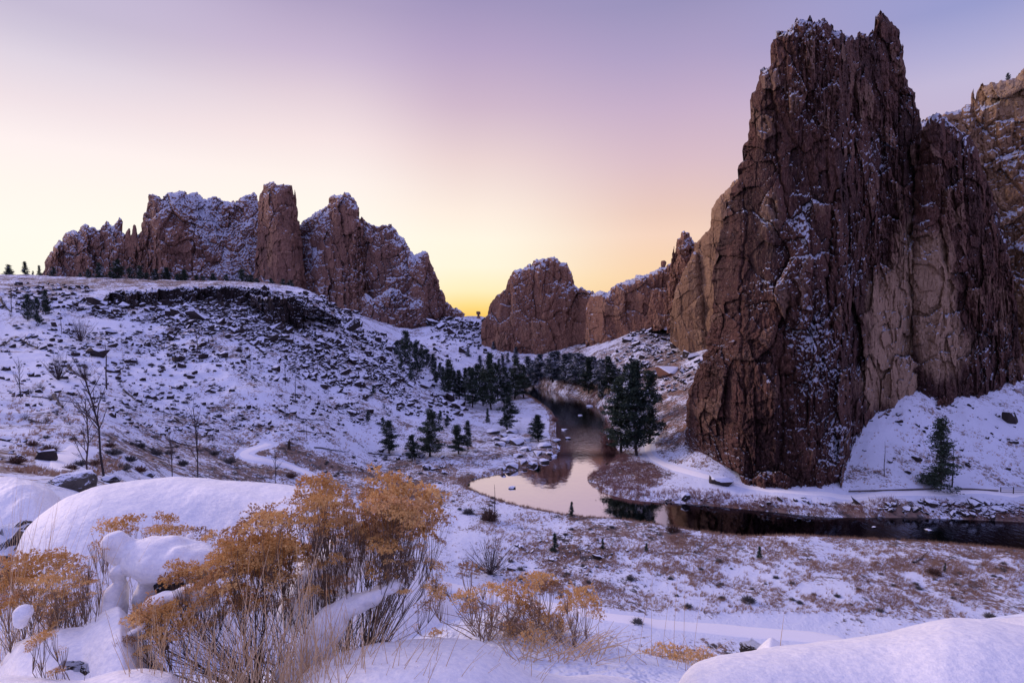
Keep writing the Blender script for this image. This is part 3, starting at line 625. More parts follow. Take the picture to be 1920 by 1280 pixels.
TAL = [(80,560,110,30,1.2),(250,575,90,28,2),(380,590,110,28,3),(500,610,110,34,3.2),(600,620,80,40,2.6),(640,590,40,22,1),(560,570,60,14,.8),(450,552,130,6,.8),(650,680,90,45,3),(740,690,60,50,2.2),(520,680,90,40,1.2),(400,650,110,40,1.3),(330,650,60,30,.6),(780,740,60,40,1),(840,760,40,30,.5),(860,620,50,20,.8),(840,650,60,30,.5),(690,640,40,18,.8),(600,560,30,10,.3),(180,620,120,50,.5),(630,760,120,40,.6)]
p1, rg = scatter(TAL, 260, 5)
ru, rv = pix(p1[:, 0], p1[:, 1], p1[:, 2])
for q in p1[:215]:
    s_ = q[1]/220.*min(3.2, float(np.exp(rg.normal(.50, .34))))
    o = link('boulder', HM[rg.integers(9)]); o.location = (q[0], q[1], q[2]+.26*s_); s_ *= .62; o.scale = (s_*1.1, s_, s_*1.15); o.rotation_euler = (rg.normal(0, .25), rg.normal(0, .25), rg.uniform(0, 6.28))
    tag(o, 'snow-capped black basalt boulder on the talus slope under the mesa rim', 'boulder', 'talus boulders under the mesa rim')
p2, rg = scatter(TAL, 12500, 6)
def rock_heap(pts, rg, meshes, smin, smu, ssd, ref, name, label, mt, scl=.85):
    mb = MB(); arr = [me_np(m) for m in meshes]
    clump = fbm(pts[:, 0]/9, pts[:, 1]/9, None, 44, 3)
    for q, c in zip(pts, clump):
        if c < -.05 and rg.random() < .8: continue
        s_ = (q[1]/ref)*max(smin, float(np.exp(rg.normal(smu, ssd))))
        v, f = arr[rg.integers(len(arr))]; a = rg.uniform(0, 6.28); ca, sa = math.cos(a), math.sin(a)
        s_ *= scl; w = v*np.array([s_*1.1, s_, s_*1.2]); w = w@np.array([[ca, -sa, 0], [sa, ca, 0], [0, 0, 1]]).T
        tx = rg.normal(0, .25); w[:, 2] += w[:, 0]*tx
        mb.add(w+np.array([q[0], q[1], q[2]+.22*s_]), f)
    o = link(name, mb.mesh(name, mt)); tag(o, label, 'rubble', kind='stuff')
rock_heap(p2, rg, HL, .25, -.22, .62, 220., 'talus_rubble', 'dark broken basalt rubble scattered down the snowy hillside', M['boulder'], .60)
R2 = [(1220,640,60,25,1.5),(1180,680,60,30,1.),(1270,700,50,40,.8),(900,610,40,10,1),(830,605,40,8,1),(930,650,60,25,.5),(1500,940,300,10,.4),(1780,955,130,14,1.6),(1880,960,50,16,1),(1750,820,170,70,.5),(60,850,70,30,.6),(150,700,220,80,3),(350,760,150,60,1.6),(560,780,120,40,1),(760,870,100,30,.6),(1060,1060,150,50,.8)]
p3, rg = scatter(R2, 2600, 8)
rock_heap(p3, rg, HM+HR[:1], .3, -.35, .45, 200., 'slope_rubble', 'small stones and rubble on the right bank and below the red cliffs', M['boulder'])
def place_boulder(u, v, wpx, label, meshes=HM, flat=.75, seed=0, group=None, sink=.15, rz=None, name='boulder'):
    p, ok = ground_uv(u, v); p = p[0]; s_ = wpx/F*p[1]/1.9; r = random.Random(seed+int(u))
    o = link(name, meshes[r.randrange(len(meshes))]); o.location = (p[0], p[1], p[2]+s_*sink); o.scale = (s_, s_*.9, s_*flat); o.rotation_euler = (0, 0, r.uniform(0, 6) if rz is None else rz)
    return tag(o, label, 'boulder', group)
place_boulder(1250,702,52,'big reddish boulder with a snow cap on the slope below the tan cliff',HR)
place_boulder(1352,905,62,'flat slabby boulder beside the riverside path at the foot of the tower',HM,.35)
place_boulder(1895,790,34,'tall dark leaning boulder high on the snow cone at the right edge',HM,1.5)
place_boulder(1718,862,24,'dark boulder on the snow cone left of the lone fir',HM)
place_boulder(1668,866,14,'small dark stone on the snow cone halfway between tower foot and lone fir',HM)
place_boulder(1893,825,12,'small stone below the leaning boulder on the snow cone',HM)
place_boulder(1890,880,14,'dark stone low on the snow cone above the footbridge rail',HM)
place_boulder(88,862,52,'square dark rock with a thick snow cap beside the short path at far left',HM,1.,rz=.4)
place_boulder(10,826,26,'dark rock at the left edge above the short snowy path',HM)
place_boulder(132,915,92,'mossy grey-brown boulder dusted with snow behind the big snow dome',[M and hull_mesh(301,boulder_mat('mossy_rock',(.05,.045,.045),(.15,.135,.12),.66,2.5),.9,30,1.,3)],.8)
place_boulder(208,905,44,'dark rock with snow top between the two bare trees and the snow dome',HM)
place_boulder(280,893,26,'snowy rock behind the top of the big snow dome',HM)
place_boulder(1745,945,34,'black rock in the snowy right bank below the timber edging',HM,.6)
place_boulder(1835,942,44,'wide black ledge rock in the right bank',HM,.5)
place_boulder(1872,958,34,'black rock at the water side near the right edge',HM,.5)
place_boulder(1700,954,22,'small black rock low on the right bank',HM,.5)
def in_water(u, v, wpx, label, flat=.5, group=None):
    p = PZ(u, v, WATER); s_ = wpx/F*p[1]/1.9
    o = link('boulder', HM[int(u) % 9]); o.location = (p[0], p[1], p[2]+.1*s_); o.scale = (s_, s_, s_*flat); tag(o, label, 'boulder', group)
in_water(961,915,16,'flat snow-topped stone standing in the calm pool')
in_water(912,886,26,'rounded snowy stone at the left end of the pool')
in_water(1740,994,14,'white snow-topped stone in the dark river at the right')
in_water(1638,988,8,'tiny snow-topped stone in the dark river left of the larger one')
in_water(1106,762,14,'snow-capped stone at the far bend of the river')
in_water(1088,779,9,'small stone where the upper pool ends')
in_water(1058,806,12,'left stone of the two above the riffle')
in_water(1065,822,14,'snowy stone at the left side of the riffle')
in_water(1130,752,26,'large snow-covered stone on the far right bank of the upper pool', .7)
for (u, v, w) in [(1042,828,14),(1022,838,20),(1008,852,16),(985,845,18),(968,832,26),(950,828,22),(938,835,16),(925,812,18),(990,826,14),(1005,818,12),(1030,852,12),(1048,842,10),(1063,838,12),(960,812,16),(980,868,16),(1000,872,14),(1020,866,14),(1040,858,12),(960,876,18),(940,880,14),(972,856,14),(930,824,12),(1074,832,9),(944,818,12)]:
    place_boulder(u, v, w*1.45, 'snow-covered rounded stone on the left bank of the pool', HS, .8, group='snowy stones on the left river bank')
def free_rock(name, label, u, v, Y, wpx, hpx, meshes, rz=.3):
    p = P(u, v, Y); o = link(name, meshes[0]); o.location = p; o.scale = (wpx/F*Y/1.8, wpx/F*Y/1.8, hpx/F*Y/1.3); o.rotation_euler = (0, 0, rz); tag(o, label, 'boulder'); return o
BR = hull_mesh(401, M['centre'], .9, 30); BR2 = hull_mesh(402, M['centre'], .9, 30)
free_rock('balanced_rock', 'round balanced boulder on the ridge crest left of the hoodoo spire', 1244, 495, 328, 11, 13, [BR])
t = empty('balanced_rock', P(897, 592, 470)); tag(t, 'tiny mushroom-shaped rock silhouetted in the sunset notch', 'balanced rock')
o = link('rock_cap', BR2, t); o.location = (0, 0, 2.4); o.scale = (2.3, 2.1, 2.1)
mb = MB(); mb.tube([(0, 0, -5), (.1, 0, -.5), (0, 0, 1.2), (.1, 0, 2.2)], [2.6, 1.1, .7, .9], 8); link('rock_stem', mb.mesh('rock_stem', M['centre']), t)
# ------------------------------------------------------------------ conifers
def conifer(seed, kind):
    """unit-height tree: (trunk mesh, crown mesh)"""
    r = random.Random(seed); g = np.random.default_rng(seed)
    tb = MB(); pts = []; x = y = 0
    for i in range(8):
        t = i/7; pts.append((x, y, t)); x += r.gauss(0, .006); y += r.gauss(0, .006)
    tb.tube(pts, np.interp(np.linspace(0, 1, 8), [0, 1], [.017, .002]), 6)
    if kind == 'pine': nb, z0, wid = 120, .12, .21
    elif kind == 'fir': nb, z0, wid = 130, .05, .20
    elif kind == 'juniper': nb, z0, wid = 90, .04, .42
    else: nb, z0, wid = 26, .2, .24
    C = []; lean = r.uniform(0, 6.28)
    gaps = [(r.uniform(0, 6.28), r.uniform(.2, .9)) for _ in range(5)]
    for b in range(nb):
        t = z0+(1-z0)*((b+r.random())/nb)**(.9)
        if kind == 'pine': prof = wid*min(1, (1.06-t)*1.8)*(.45+.55*min(1, t*3.2))*r.uniform(.55, 1.2)
        elif kind == 'fir': prof = wid*(1.03-t)**.85*r.uniform(.7, 1.15)
        elif kind == 'juniper': prof = wid*math.sqrt(max(0.02, 1.02-t))*r.uniform(.6, 1.1)
        else: prof = wid*(1.05-t)*r.uniform(.4, 1.2)
        az = r.uniform(0, 6.28)
        for ga, gt in gaps:
            if abs(t-gt) < .09 and math.cos(az-ga) > .2: prof *= .45
        up = {'pine': .18, 'fir': -.15, 'juniper': .7, 'thin': .1}[kind]*r.uniform(.3, 1.4)
        bx, by = np.interp(t, np.linspace(0, 1, 8), [p[0] for p in pts]), np.interp(t, np.linspace(0, 1, 8), [p[1] for p in pts])
        d = np.array([math.cos(az), math.sin(az), up]); end = np.array([bx, by, t])+d*prof
        mid = (np.array([bx, by, t])+end)/2+np.array([0, 0, -.01])
        tb.tube([(bx, by, t), mid, end], [.004*(1.2-t), .003*(1.2-t), .001], 3, False)
        nc = max(2, int(prof/.03))
        for c in range(nc):
            f = .3+.7*(c+.5)/nc; q = np.array([bx, by, t])+d*prof*f; sz = (.025 if kind != 'juniper' else .035)*r.uniform(.7, 1.3)
            C.append((q, sz))
    C.append((np.array([pts[-1][0], pts[-1][1], .985]), .012))
    n = {'pine': 20, 'fir': 16, 'juniper': 18, 'thin': 9}[kind]; L = {'pine': .022, 'fir': .020, 'juniper': .027, 'thin': .016}[kind]
    P0 = np.concatenate([np.tile(c, (n, 1)) + g.normal(0, 1, (n, 3))*np.array([s, s, s*.6]) for c, s in C])
    m = len(P0); d1 = g.normal(0, 1, (m, 3)); d1[:, 2] *= .6; d1 /= np.linalg.norm(d1, axis=1)[:, None]; d2 = np.cross(d1, g.normal(0, 1, (m, 3))); d2 /= np.linalg.norm(d2, axis=1)[:, None]
    V = np.stack([P0-d1*L*.7, P0+d1*L*.7+d2*L*.35, P0+d1*L*.5-d2*L*.38], 1).reshape(-1, 3)
    cm = mesh_from('crown', V, [np.arange(m*3).reshape(-1, 3)], M['needles'])
    return tb.mesh('trunk', M['bark']), cm
CON = {k: [conifer(500+i*7+j*31, k) for i in range(nn)] for j, (k, nn) in enumerate([('pine', 5), ('fir', 3), ('juniper', 3), ('thin', 2)])}
FROST = {}
def tree(u, vb, vt, kind, label, wide=1., group=None, far=False, Y=None, name='conifer_tree', cat='tree', var=None):
    if Y is None:
        p, ok = ground_uv(u, vb); p = p[0]
    else: p = P(u, vb, Y); 
    h = (vb-vt)/F*p[1]
    r = random.Random(int(u*13+vb)); lst = CON[kind]; tm, cm = lst[r.randrange(len(lst)) if var is None else var]
    if far:
        if cm.name not in FROST:
            c = cm.copy(); c.materials.clear(); c.materials.append(M['needles_far']); FROST[cm.name] = c
        cm = FROST[cm.name]
    e = empty(name, (p[0], p[1], p[2]-.02*h), r.uniform(0, 6.28)); k_ = 1.05 if not far else 1.25; e.scale = (h*wide*k_, h*wide*k_, h*1.02)
    tag(e, label, cat, group); link('trunk', tm, e); link('crown', cm, e); return e
NT_ = 'tall ponderosa pine'
for a in [
 (1164,852,706,'pine','shorter left-leaning ponderosa pine on the left of the big riverbank pine clump',1.1),
 (1194,854,676,'pine','tallest dark ponderosa pine of the riverbank clump left of the tower',1.05),
 (1217,832,696,'pine','ponderosa pine at the right of the riverbank clump beside the path',1.15),
 (1178,800,682,'pine','pine standing behind the tallest pine of the riverbank clump',1.1),
 (730,850,788,'pine','leftmost pine of the four on the flat left of the river',1.6),
 (773,863,814,'pine','small low pine in front of the taller dark pine left of the river',1.5),
 (806,856,768,'pine','tallest and darkest pine on the flat left of the river',1.5),
 (860,851,796,'pine','bushy pine right of the tallest one on the flat left of the river',1.7),
 (878,843,788,'pine','pine close behind the bushy pine on the left flat',1.),
 (951,806,744,'pine','single pine with a snowy path at its foot, left of the riffle',1.6),
 (1010,828,778,'pine','small pine among snowy stones beside the riffle',1.8),
 (914,791,765,'fir','very small fir standing alone on the snowy flat',1.2),
 (921,768,662,'pine','tall straight pine in the middle of the grove left of the upper pool',.95),
 (906,760,690,'pine','pine pressed against the left of the tall straight pine in the grove',1.),
 (945,762,688,'pine','dark pine right of the tall straight pine in the grove',1.1),
 (965,748,672,'pine','broad black pine at the right end of the grove above the upper pool',1.3),
 (982,745,684,'pine','pine at the water edge of the grove above the upper pool',1.2),
 (886,764,690,'pine','pine left of centre in the grove',1.1),
 (862,748,694,'pine','medium pine in the left part of the grove',1.1),
 (840,742,674,'pine','tall narrow pine at the left end of the grove',1.1),
 (816,720,682,'pine','small pine on the slope left of the grove',1.2),
 (760,680,622,'juniper','dark bushy juniper high on the slope below the far right shoulder',.7),
 (782,700,640,'juniper','dark juniper just below the highest one on the slope',.7),
 (800,690,655,'juniper','low juniper right of the dark pair on the slope',.9),
 (1142,735,668,'pine','dark pine between the upper pool and the red ridge',1.2),
 (1104,738,670,'pine','pine on the far bank directly behind the upper pool',1.2),
 (1160,722,690,'pine','short pine behind the right bank of the upper pool',1.3),
 (1762,918,782,'fir','lone dark fir on the snow cone right of the tower',1.35),
 (1040,1034,998,'fir','small green fir on the near meadow right of the bare round bush',1.4),
 (1130,1030,1008,'fir','small spindly fir behind the near meadow firs',1.2),
 (1212,1033,1017,'fir','tiny dark fir seedling in the centre of the meadow',1.6),
 (1424,1046,1023,'fir','small dark fir on the meadow edge below the river',1.5),
 (1071,968,940,'fir','little fir at the near bank of the bright pool',1.3),
 (1772,1072,1054,'fir','tiny pointed fir in the right of the meadow',1.),
 (52,602,553,'juniper','dense dark juniper clump on the left hillside',.62),
 (70,610,560,'juniper','dark juniper standing against the right of the dense clump on the left hillside',.5),
 (86,590,545,'pine','narrow dark tree above the juniper clump on the left hillside',1.1)]:
    tree(a[0], a[1], a[2], a[3], a[4], a[5])
for k, (u, vb, vt) in enumerate([(1012,705,668),(1032,712,670),(1050,706,672),(1068,712,668),(1084,720,676),(1098,700,668),(1122,715,680),(1022,700,680),(1042,698,668),(1060,698,678),(1005,716,682),(1076,702,664),(1132,706,680),(1114,700,672),(1090,690,668)]):
    tree(u, vb, vt, 'pine', 'frosted blue-grey pine in the thicket below the round red outcrop', 1.5, 'frosted pines below the round outcrop', True)
for k, (u, vb, vt) in enumerate([(900,694,666),(942,692,667),(966,672,650),(925,655,640),(878,668,650),(952,680,662),(897,655,645),(935,700,672)]):
    tree(u, vb, vt, 'fir', 'small blue-grey fir scattered on the snow slope under the sunset notch', 1.5, 'small firs on the slope under the notch', True)
for k, (u, vb, vt) in enumerate([(1015,712,664),(1036,716,660),(1058,718,664),(1080,722,662),(1110,724,668),(1128,728,674),(1150,726,684),(1046,708,658),(1092,716,664),(1070,708,662),(1000,722,676),(992,708,668)]):
    tree(u, vb, vt, 'pine', 'frosted blue-grey pine in the thicket below the round red outcrop', 1.5, 'frosted pines below the round outcrop', True)
for k, (u, vb, vt) in enumerate([(830,728,690),(852,735,696),(872,742,690),(896,748,682),(912,742,690),(934,750,684),(956,742,690),(974,738,690),(925,735,680),(880,730,688),(846,722,684),(900,728,690)]):
    tree(u, vb, vt, 'pine', 'dark pine packed among the others in the grove left of the upper pool', 1.1, 'packed pines in the grove left of the upper pool')
for k, (u, vb, vt) in enumerate([(745,668,640),(770,662,640),(790,672,646),(812,694,664),(826,706,680),(752,696,674),(770,712,690),(700,740,722),(690,790,770),(718,800,782),(825,790,770),(838,800,778),(1155,790,760),(1128,748,716),(1170,770,735)]):
    tree(u, vb, vt, 'juniper', 'small dark juniper scattered on the slopes beside the river', .8, 'small junipers beside the river')
# pines on the mesa behind the rim
for k, (u, vb, vt, kd, w) in enumerate([(100,522,502,'juniper',.9),(165,526,505,'juniper',.8),(186,529,493,'pine',1.2),(150,526,512,'juniper',1.),(224,531,488,'pine',1.5),(243,529,503,'juniper',.9),(262,529,499,'juniper',.9),(292,531,506,'juniper',.9),(315,533,502,'pine',1.9),(347,533,506,'pine',1.9),(333,533,514,'juniper',1.),(380,533,518,'juniper',1.),(400,534,513,'pine',1.8),(425,534,515,'pine',1.7),(455,536,506,'juniper',1.),(472,538,516,'juniper',1.),(482,538,522,'juniper',1.),(508,540,522,'pine',1.6),(530,543,524,'juniper',1.1),(545,546,526,'juniper',1.1),(275,530,512,'juniper',1.),(368,533,516,'juniper',1.)]):
    tree(u, vb+2, vt, kd, 'dark bushy pine standing in the row on top of the mesa', w, 'pines in a row on the mesa top', Y=335.)
tree(16,519,497,'juniper','round dark tree on the skyline at the far left',1.1,Y=372)
tree(48,519,491,'fir','pointed tree on the skyline left of the ragged ridge',1.5,Y=372)
tree(74,520,498,'fir','second pointed tree on the skyline, touching the foot of the ragged ridge',1.3,Y=372)
tree(62,520,508,'fir','shortest pointed tree on the left skyline between two taller ones',1.4,Y=372)
tree(1890,151,138,'juniper','tiny wind-bent tree on top of the crag at the upper right',.9,Y=188)
# ------------------------------------------------------------------ bare trees, bushes
def bare_tree(seed, kind='tree'):
    r = random.Random(seed); mb = MB()
    def grow(p, d, L, rad, lev):
        n = 4; pts = [p]; q = np.array(p, float); dd = np.array(d, float)
        for i in range(n):
            dd = dd+np.array([r.gauss(0, .10), r.gauss(0, .10), r.gauss(.04 if lev else 0, .05)]); dd /= np.linalg.norm(dd)
            q = q+dd*L/n; pts.append(tuple(q))
        mb.tube(pts, np.linspace(rad, rad*.45, n+1), 4 if lev < 2 else 3, False)
        if lev >= (3 if kind == 'tree' else 2): return
        nb = {0: 15 if kind == 'tree' else 0, 1: 6, 2: 4}[lev]
        for b in range(nb):
            t = r.uniform(.22 if lev == 0 else .15, .97); i = min(n-1, int(t*n)); a = np.array(pts[i])+(np.array(pts[i+1])-np.array(pts[i]))*(t*n-i)
            az = r.uniform(0, 6.28); out = np.array([math.cos(az), math.sin(az), r.uniform(.35, 1.0)])
            nd = out*.8+dd*.55; nd /= np.linalg.norm(nd)
            grow(a, nd, L*r.uniform(.28, .46)*(1.1-t*.55), rad*.42*(1.1-.5*t), lev+1)
    if kind == 'tree': grow((0, 0, 0), (0, 0, 1), 1., .016, 0)
    elif kind == 'bush':
        for i in range(44):
            az = r.uniform(0, 6.28); el = r.uniform(.35, 1.5); d = (math.cos(az)*math.cos(el), math.sin(az)*math.cos(el), math.sin(el)); grow((0, 0, 0), d, r.uniform(.6, 1.), .0065, 1)
    elif kind == 'snag':
        pts = [(0, 0, 0), (.01, 0, .35), (-.005, .01, .7), (.01, 0, 1.)]; mb.tube(pts, [.012, .01, .007, .003], 5, False)
        for i in range(14):
            t = r.uniform(.2, .95); az = r.uniform(0, 6.28); L = r.uniform(.03, .14)*(1.1-t); mb.tube([(0, 0, t), (math.cos(az)*L, math.sin(az)*L, t+L*.2)], [.003, .001], 3, False)
    return mb.mesh('bare_branches', M['bare'])
BT = [bare_tree(700+i) for i in range(4)]; BB = [bare_tree(720+i, 'bush') for i in range(3)]; SN = [bare_tree(740+i, 'snag') for i in range(3)]
def bare(u, vb, vt, lst, label, wide=1., group=None, name='bare_tree', Y=None, cat='tree'):
    if Y is None: p, ok = ground_uv(u, vb); p = p[0]
    else: p = P(u, vb, Y)
    h = (vb-vt)/F*p[1]; r = random.Random(int(u*7+vb))
    o = link(name, lst[r.randrange(len(lst))]); o.location = (p[0], p[1], p[2]-.01*h); o.rotation_euler = (0, 0, r.uniform(0, 6)); o.scale = (h*wide, h*wide, h); tag(o, label, cat, group); return o
bare(166,905,742,BT,'leafless forked tree left of its taller twin behind the snow dome',.9)
bare(196,900,686,BT,'taller leafless tree with a thin bare top behind the snow dome',.62)
bare(323,897,806,BT,'slim leafless sapling rising behind the top of the snow dome',.7)
bare(371,897,758,BT,'leafless tree with upswept branches behind the middle of the snow dome',.62)
bare(516,908,848,BT,'small leafless tree in front of the curving snowy path',1.)
bare(39,746,676,BT,'leafless tree on the left hillside near the left edge',.8)
bare(110,712,655,BB,'leafless bushy thicket on the left hillside',1.,name='bare_bush',cat='bush')
bare(152,640,590,BB,'dark leafless bush below the mesa on the left hillside',.9,name='bare_bush',cat='bush')
bare(160,712,668,BB,'sparse leafless bush right of the thicket on the left hillside',.7,name='bare_bush',cat='bush')
bare(920,1076,992,BB,'wide round leafless bush with radiating branches on the near meadow',1.0,name='bare_bush',cat='bush')
bare(928,978,905,SN,'bare snag rising from a dark shrub near the bright pool',1.2)
bare(1088,1052,1010,BT,'dead sapling on the near meadow right of the small green fir',.7)
bare(1658,893,825,SN,'thin bare snag on the snow cone left of the lone fir')
bare(1785,915,838,SN,'thin dead sapling leaning beside the lone fir',1.4)
for (u, vb, vt) in [(115,626,588),(370,662,612),(469,690,652),(535,722,678),(554,755,700),(200,730,640),(308,790,760),(595,690,668),(640,720,690),(615,740,705),(700,668,640),(575,820,790),(22,585,535),(672,690,660)]:
    bare(u, vb, vt, SN, 'thin burnt snag standing on the snowy left hillside', 1.3, 'burnt snags on the left hillside')
pp, rg = scatter([(150,620,150,60,2),(350,700,150,60,2),(550,680,120,60,2),(650,760,100,40,1),(100,750,100,50,1),(400,800,120,30,1)], 125, 55)
for q in pp[:112]:
    s_ = rg.uniform(.9, 2.0); o = link('bare_bush', BB[rg.integers(3)]); o.location = (q[0], q[1], q[2]-.1); o.scale = (s_, s_, s_); o.rotation_euler = (0, 0, rg.uniform(0, 6.28)); tag(o, 'low dark leafless bush scattered over the snowy left hillside', 'bush', 'leafless bushes on the left hillside')
# stump
p = ground_uv(542, 842)[0][0]; mb = MB(); mb.tube([(0, 0, -.2), (0, 0, .6), (.06, 0, 1.7), (.03, 0, 2.3)], [.45, .34, .3, .06], 7, False); o = link('tree_stump', mb.mesh('tree_stump', M['bark'])); o.location = p; tag(o, 'broken black stump above the curving snowy path', 'stump')
# fallen logs
def logmesh(seed):
    r = random.Random(seed); mb = MB(); pts = [(-.5+i/6, .012*r.gauss(0, 1), .012*r.gauss(0, 1)) for i in range(7)]; mb.tube(pts, np.linspace(.018, .007, 7), 6, False)
    for i in range(7):
        t = r.uniform(-.35, .48); mb.tube([(t, 0, 0), (t+.03, r.uniform(-.05, .05), r.uniform(.02, .07))], [.004, .001], 3, False)
    return mb.mesh('log', M['log'])
LG = [logmesh(i) for i in range(3)]
for k, (u1, v1, u2, v2) in enumerate([(28,632,72,656),(125,690,176,722),(228,732,272,762),(60,745,155,760),(290,770,345,785),(325,785,362,808),(0,650,22,638),(560,787,610,789),(565,810,625,816),(590,840,655,850),(690,852,762,856),(318,828,368,842),(220,708,232,690),(640,630,668,646),(700,700,730,716),(575,680,598,706),(395,628,408,648),(470,705,492,720),(0,560,20,588),(1714,1060,1740,1038),(50,790,96,798),(100,740,118,770)]):
    q, ok = ground_uv([u1, u2], [v1, v2]); a, b = q; d = b-a; L = np.linalg.norm(d)
    if L > 40: continue
    o = link('fallen_log', LG[k % 3]); o.location = (a+b)/2+np.array([0, 0, .35]); o.scale = (L, max(L, 9.), max(L, 9.)); o.rotation_mode = 'QUATERNION'; o.rotation_quaternion = Vector(d).to_track_quat('X', 'Z')
    if k == 19: tag(o, 'single pale fallen trunk in the right of the meadow', 'log')
    else: tag(o, 'burnt fallen trunk lying on the snowy left hillside', 'log', 'fallen trunks on the left hillside')
# ------------------------------------------------------------------ shrubs and tufts
def shrub_mesh(seed, mt, n=150, spread=1., L=.5, w=.05, up=.5):
    g = np.random.default_rng(seed); a = g.uniform(0, 6.28, n); el = g.uniform(.15, 1.45, n)
    d = np.stack([np.cos(a)*np.cos(el)*spread, np.sin(a)*np.cos(el)*spread, np.sin(el)], -1); ln = g.uniform(.55, 1., n)[:, None]*L*2
    base = np.stack([np.cos(a)*.1, np.sin(a)*.1, np.zeros(n)], -1); tip = base+d*ln; mid = base+d*ln*.45
    s = np.cross(d, g.normal(0, 1, (n, 3))); s /= np.linalg.norm(s, axis=1)[:, None]
    V = np.stack([base, mid+s*w, tip, mid-s*w], 1).reshape(-1, 3)
    m = 4; q = np.repeat(tip, m, 0)*g.uniform(.55, 1.05, (n*m, 1))+g.normal(0, .05, (n*m, 3)); dd = g.normal(0, 1, (n*m, 3)); dd[:, 2] = np.abs(dd[:, 2]); dd /= np.linalg.norm(dd, axis=1)[:, None]; s2 = np.cross(dd, g.normal(0, 1, (n*m, 3))); s2 /= np.linalg.norm(s2, axis=1)[:, None]
    V2 = np.stack([q, q+dd*.11+s2*.02, q+dd*.10-s2*.02], 1).reshape(-1, 3); V2[:, 2] = np.abs(V2[:, 2])
    return mesh_from('shrub', np.concatenate([V, V2]), [np.arange(n*4).reshape(-1, 4), n*4+np.arange(n*m*3).reshape(-1, 3)], mt)
SG = [shrub_mesh(800+i, M['sage']) for i in range(4)]; SB = [shrub_mesh(820+i, M['sagebrown']) for i in range(3)]
def shrub(u, v, wpx, label, lst, group=None, flat=.8, name='sagebrush', cat='shrub'):
    p, ok = ground_uv(u, v); p = p[0]; s_ = wpx/F*p[1]*.52; r = random.Random(int(u*3+v))
    o = link(name, lst[r.randrange(len(lst))]); o.location = (p[0], p[1], p[2]-.05); o.scale = (s_, s_, s_*flat); o.rotation_euler = (0, 0, r.uniform(0, 6.28)); return tag(o, label, cat, group)
shrub(1403,1128,36,'large grey-green sagebrush alone in the middle of the meadow',SG)
shrub(1347,1053,20,'grey sagebrush left of the small dark fir on the meadow',SG)
shrub(1856,1157,28,'grey sagebrush just above the right snow mound',SG)
shrub(1195,1168,30,'dark sagebrush beside the wide snowy track',SG)
shrub(1290,1138,24,'dark sagebrush between the track and the rust grass',SG)
shrub(878,962,30,'dark sagebrush behind the golden flower heads of the big rabbitbrush',SG)
shrub(975,1068,20,'round dark green shrub right of the bare round bush',SG)
shrub(1182,1086,22,'dark twiggy shrub in the middle of the near meadow',SG)
shrub(1262,995,34,'brown round bush at the near bank where the bright pool turns dark',SB,name='dry_bush')
shrub(1752,1076,36,'brown round bush beside the tiny pointed fir in the meadow',SB,name='dry_bush')
shrub(918,975,42,'tall dark bush at the foot of the bare snag near the pool',SB,flat=1.4,name='dry_bush')
for (u, v, w, f) in [(150,872,34,0),(214,852,40,0),(243,864,34,0),(262,838,30,0),(292,852,34,0),(342,872,30,0),(430,868,34,0),(402,852,26,0),(232,880,38,0),(318,850,22,0)]: shrub(u, v, w, 'grey-green sagebrush on the slope just beyond the big snow dome', SG, 'sagebrush just beyond the snow dome')
for (u, v, w) in [(92,846,40),(132,880,34),(60,835,30),(30,868,44),(176,872,36),(262,884,34),(546,895,30),(205,838,30)]: shrub(u, v, w, 'brown dry bush on the slope just beyond the big snow dome', SB, 'brown bushes just beyond the snow dome', name='dry_bush')
REG = [(1000,1080,130,45,2),(1350,1100,160,50,2),(1650,1110,200,40,1.5),(1850,1060,80,30,1),(850,930,90,30,1),(700,880,100,30,1.2),(500,800,130,40,1.5),(300,720,120,50,1.2),(200,800,150,40,1.2),(100,700,100,40,.7),(1150,1000,100,15,.6),(1300,1180,150,15,.8),(260,850,100,25,1),(350,700,300,80,4),(620,770,130,50,2),(150,640,150,50,1.5)]
pp, rg = scatter(REG, 285, 15)
for q in pp[:250]:
    s_ = rg.uniform(.35, .75)*max(1., min(1.8, q[1]/110)); o = link('sagebrush', SG[rg.integers(4)]); o.location = (q[0], q[1], q[2]-.04); o.scale = (s_, s_, s_*.75); o.rotation_euler = (0, 0, rg.uniform(0, 6.28))
    tag(o, 'small grey sagebrush clump scattered on the snowy valley floor and lower slope', 'shrub', 'scattered sagebrush clumps')
def tufts(pts, rg, name, label, mt, hmin, hmax, nb, width, wind=.35, spread=.35):
    n = len(pts); N = n*nb; base = np.repeat(pts, nb, 0); sc = np.repeat(rg.uniform(hmin, hmax, n), nb)
    a = rg.uniform(0, 6.28, N); off = rg.uniform(0, 1, N)*spread*sc
    b = base+np.stack([np.cos(a)*off, np.sin(a)*off, np.full(N, -.04)], -1)
    L = sc*rg.uniform(.5, 1., N); out = rg.uniform(.1, .6, N)
    t = b+np.stack([np.cos(a)*out*L+wind*L, np.sin(a)*out*L, L], -1)
    b[:, 2] += 0; aa = rg.uniform(0, 6.28, N); s = np.stack([np.cos(aa), np.sin(aa)*.3, 0*aa], -1)*(width*rg.uniform(.5, 1.2, N))[:, None]
    V = np.stack([b-s, b+s, t], 1).reshape(-1, 3)
    o = link(name, mesh_from(name, V, [np.arange(N*3).reshape(-1, 3)], mt)); tag(o, label, 'grass', kind='stuff')
MEAD = [(1450,1080,480,70,5),(1700,1040,300,40,3),(1750,1100,260,60,2),(1150,1060,220,60,3.2),(1000,1000,120,40,1),(850,910,140,40,1.4),(700,930,110,50,1),(1400,1010,150,15,.8)]
pp, rg = scatter(MEAD, 19000, 21)
cl = fbm(pp[:, 0]/3.0, pp[:, 1]/3.6, None, 66, 3)+.25*rg.random(len(pp)); pp = pp[cl > .0]
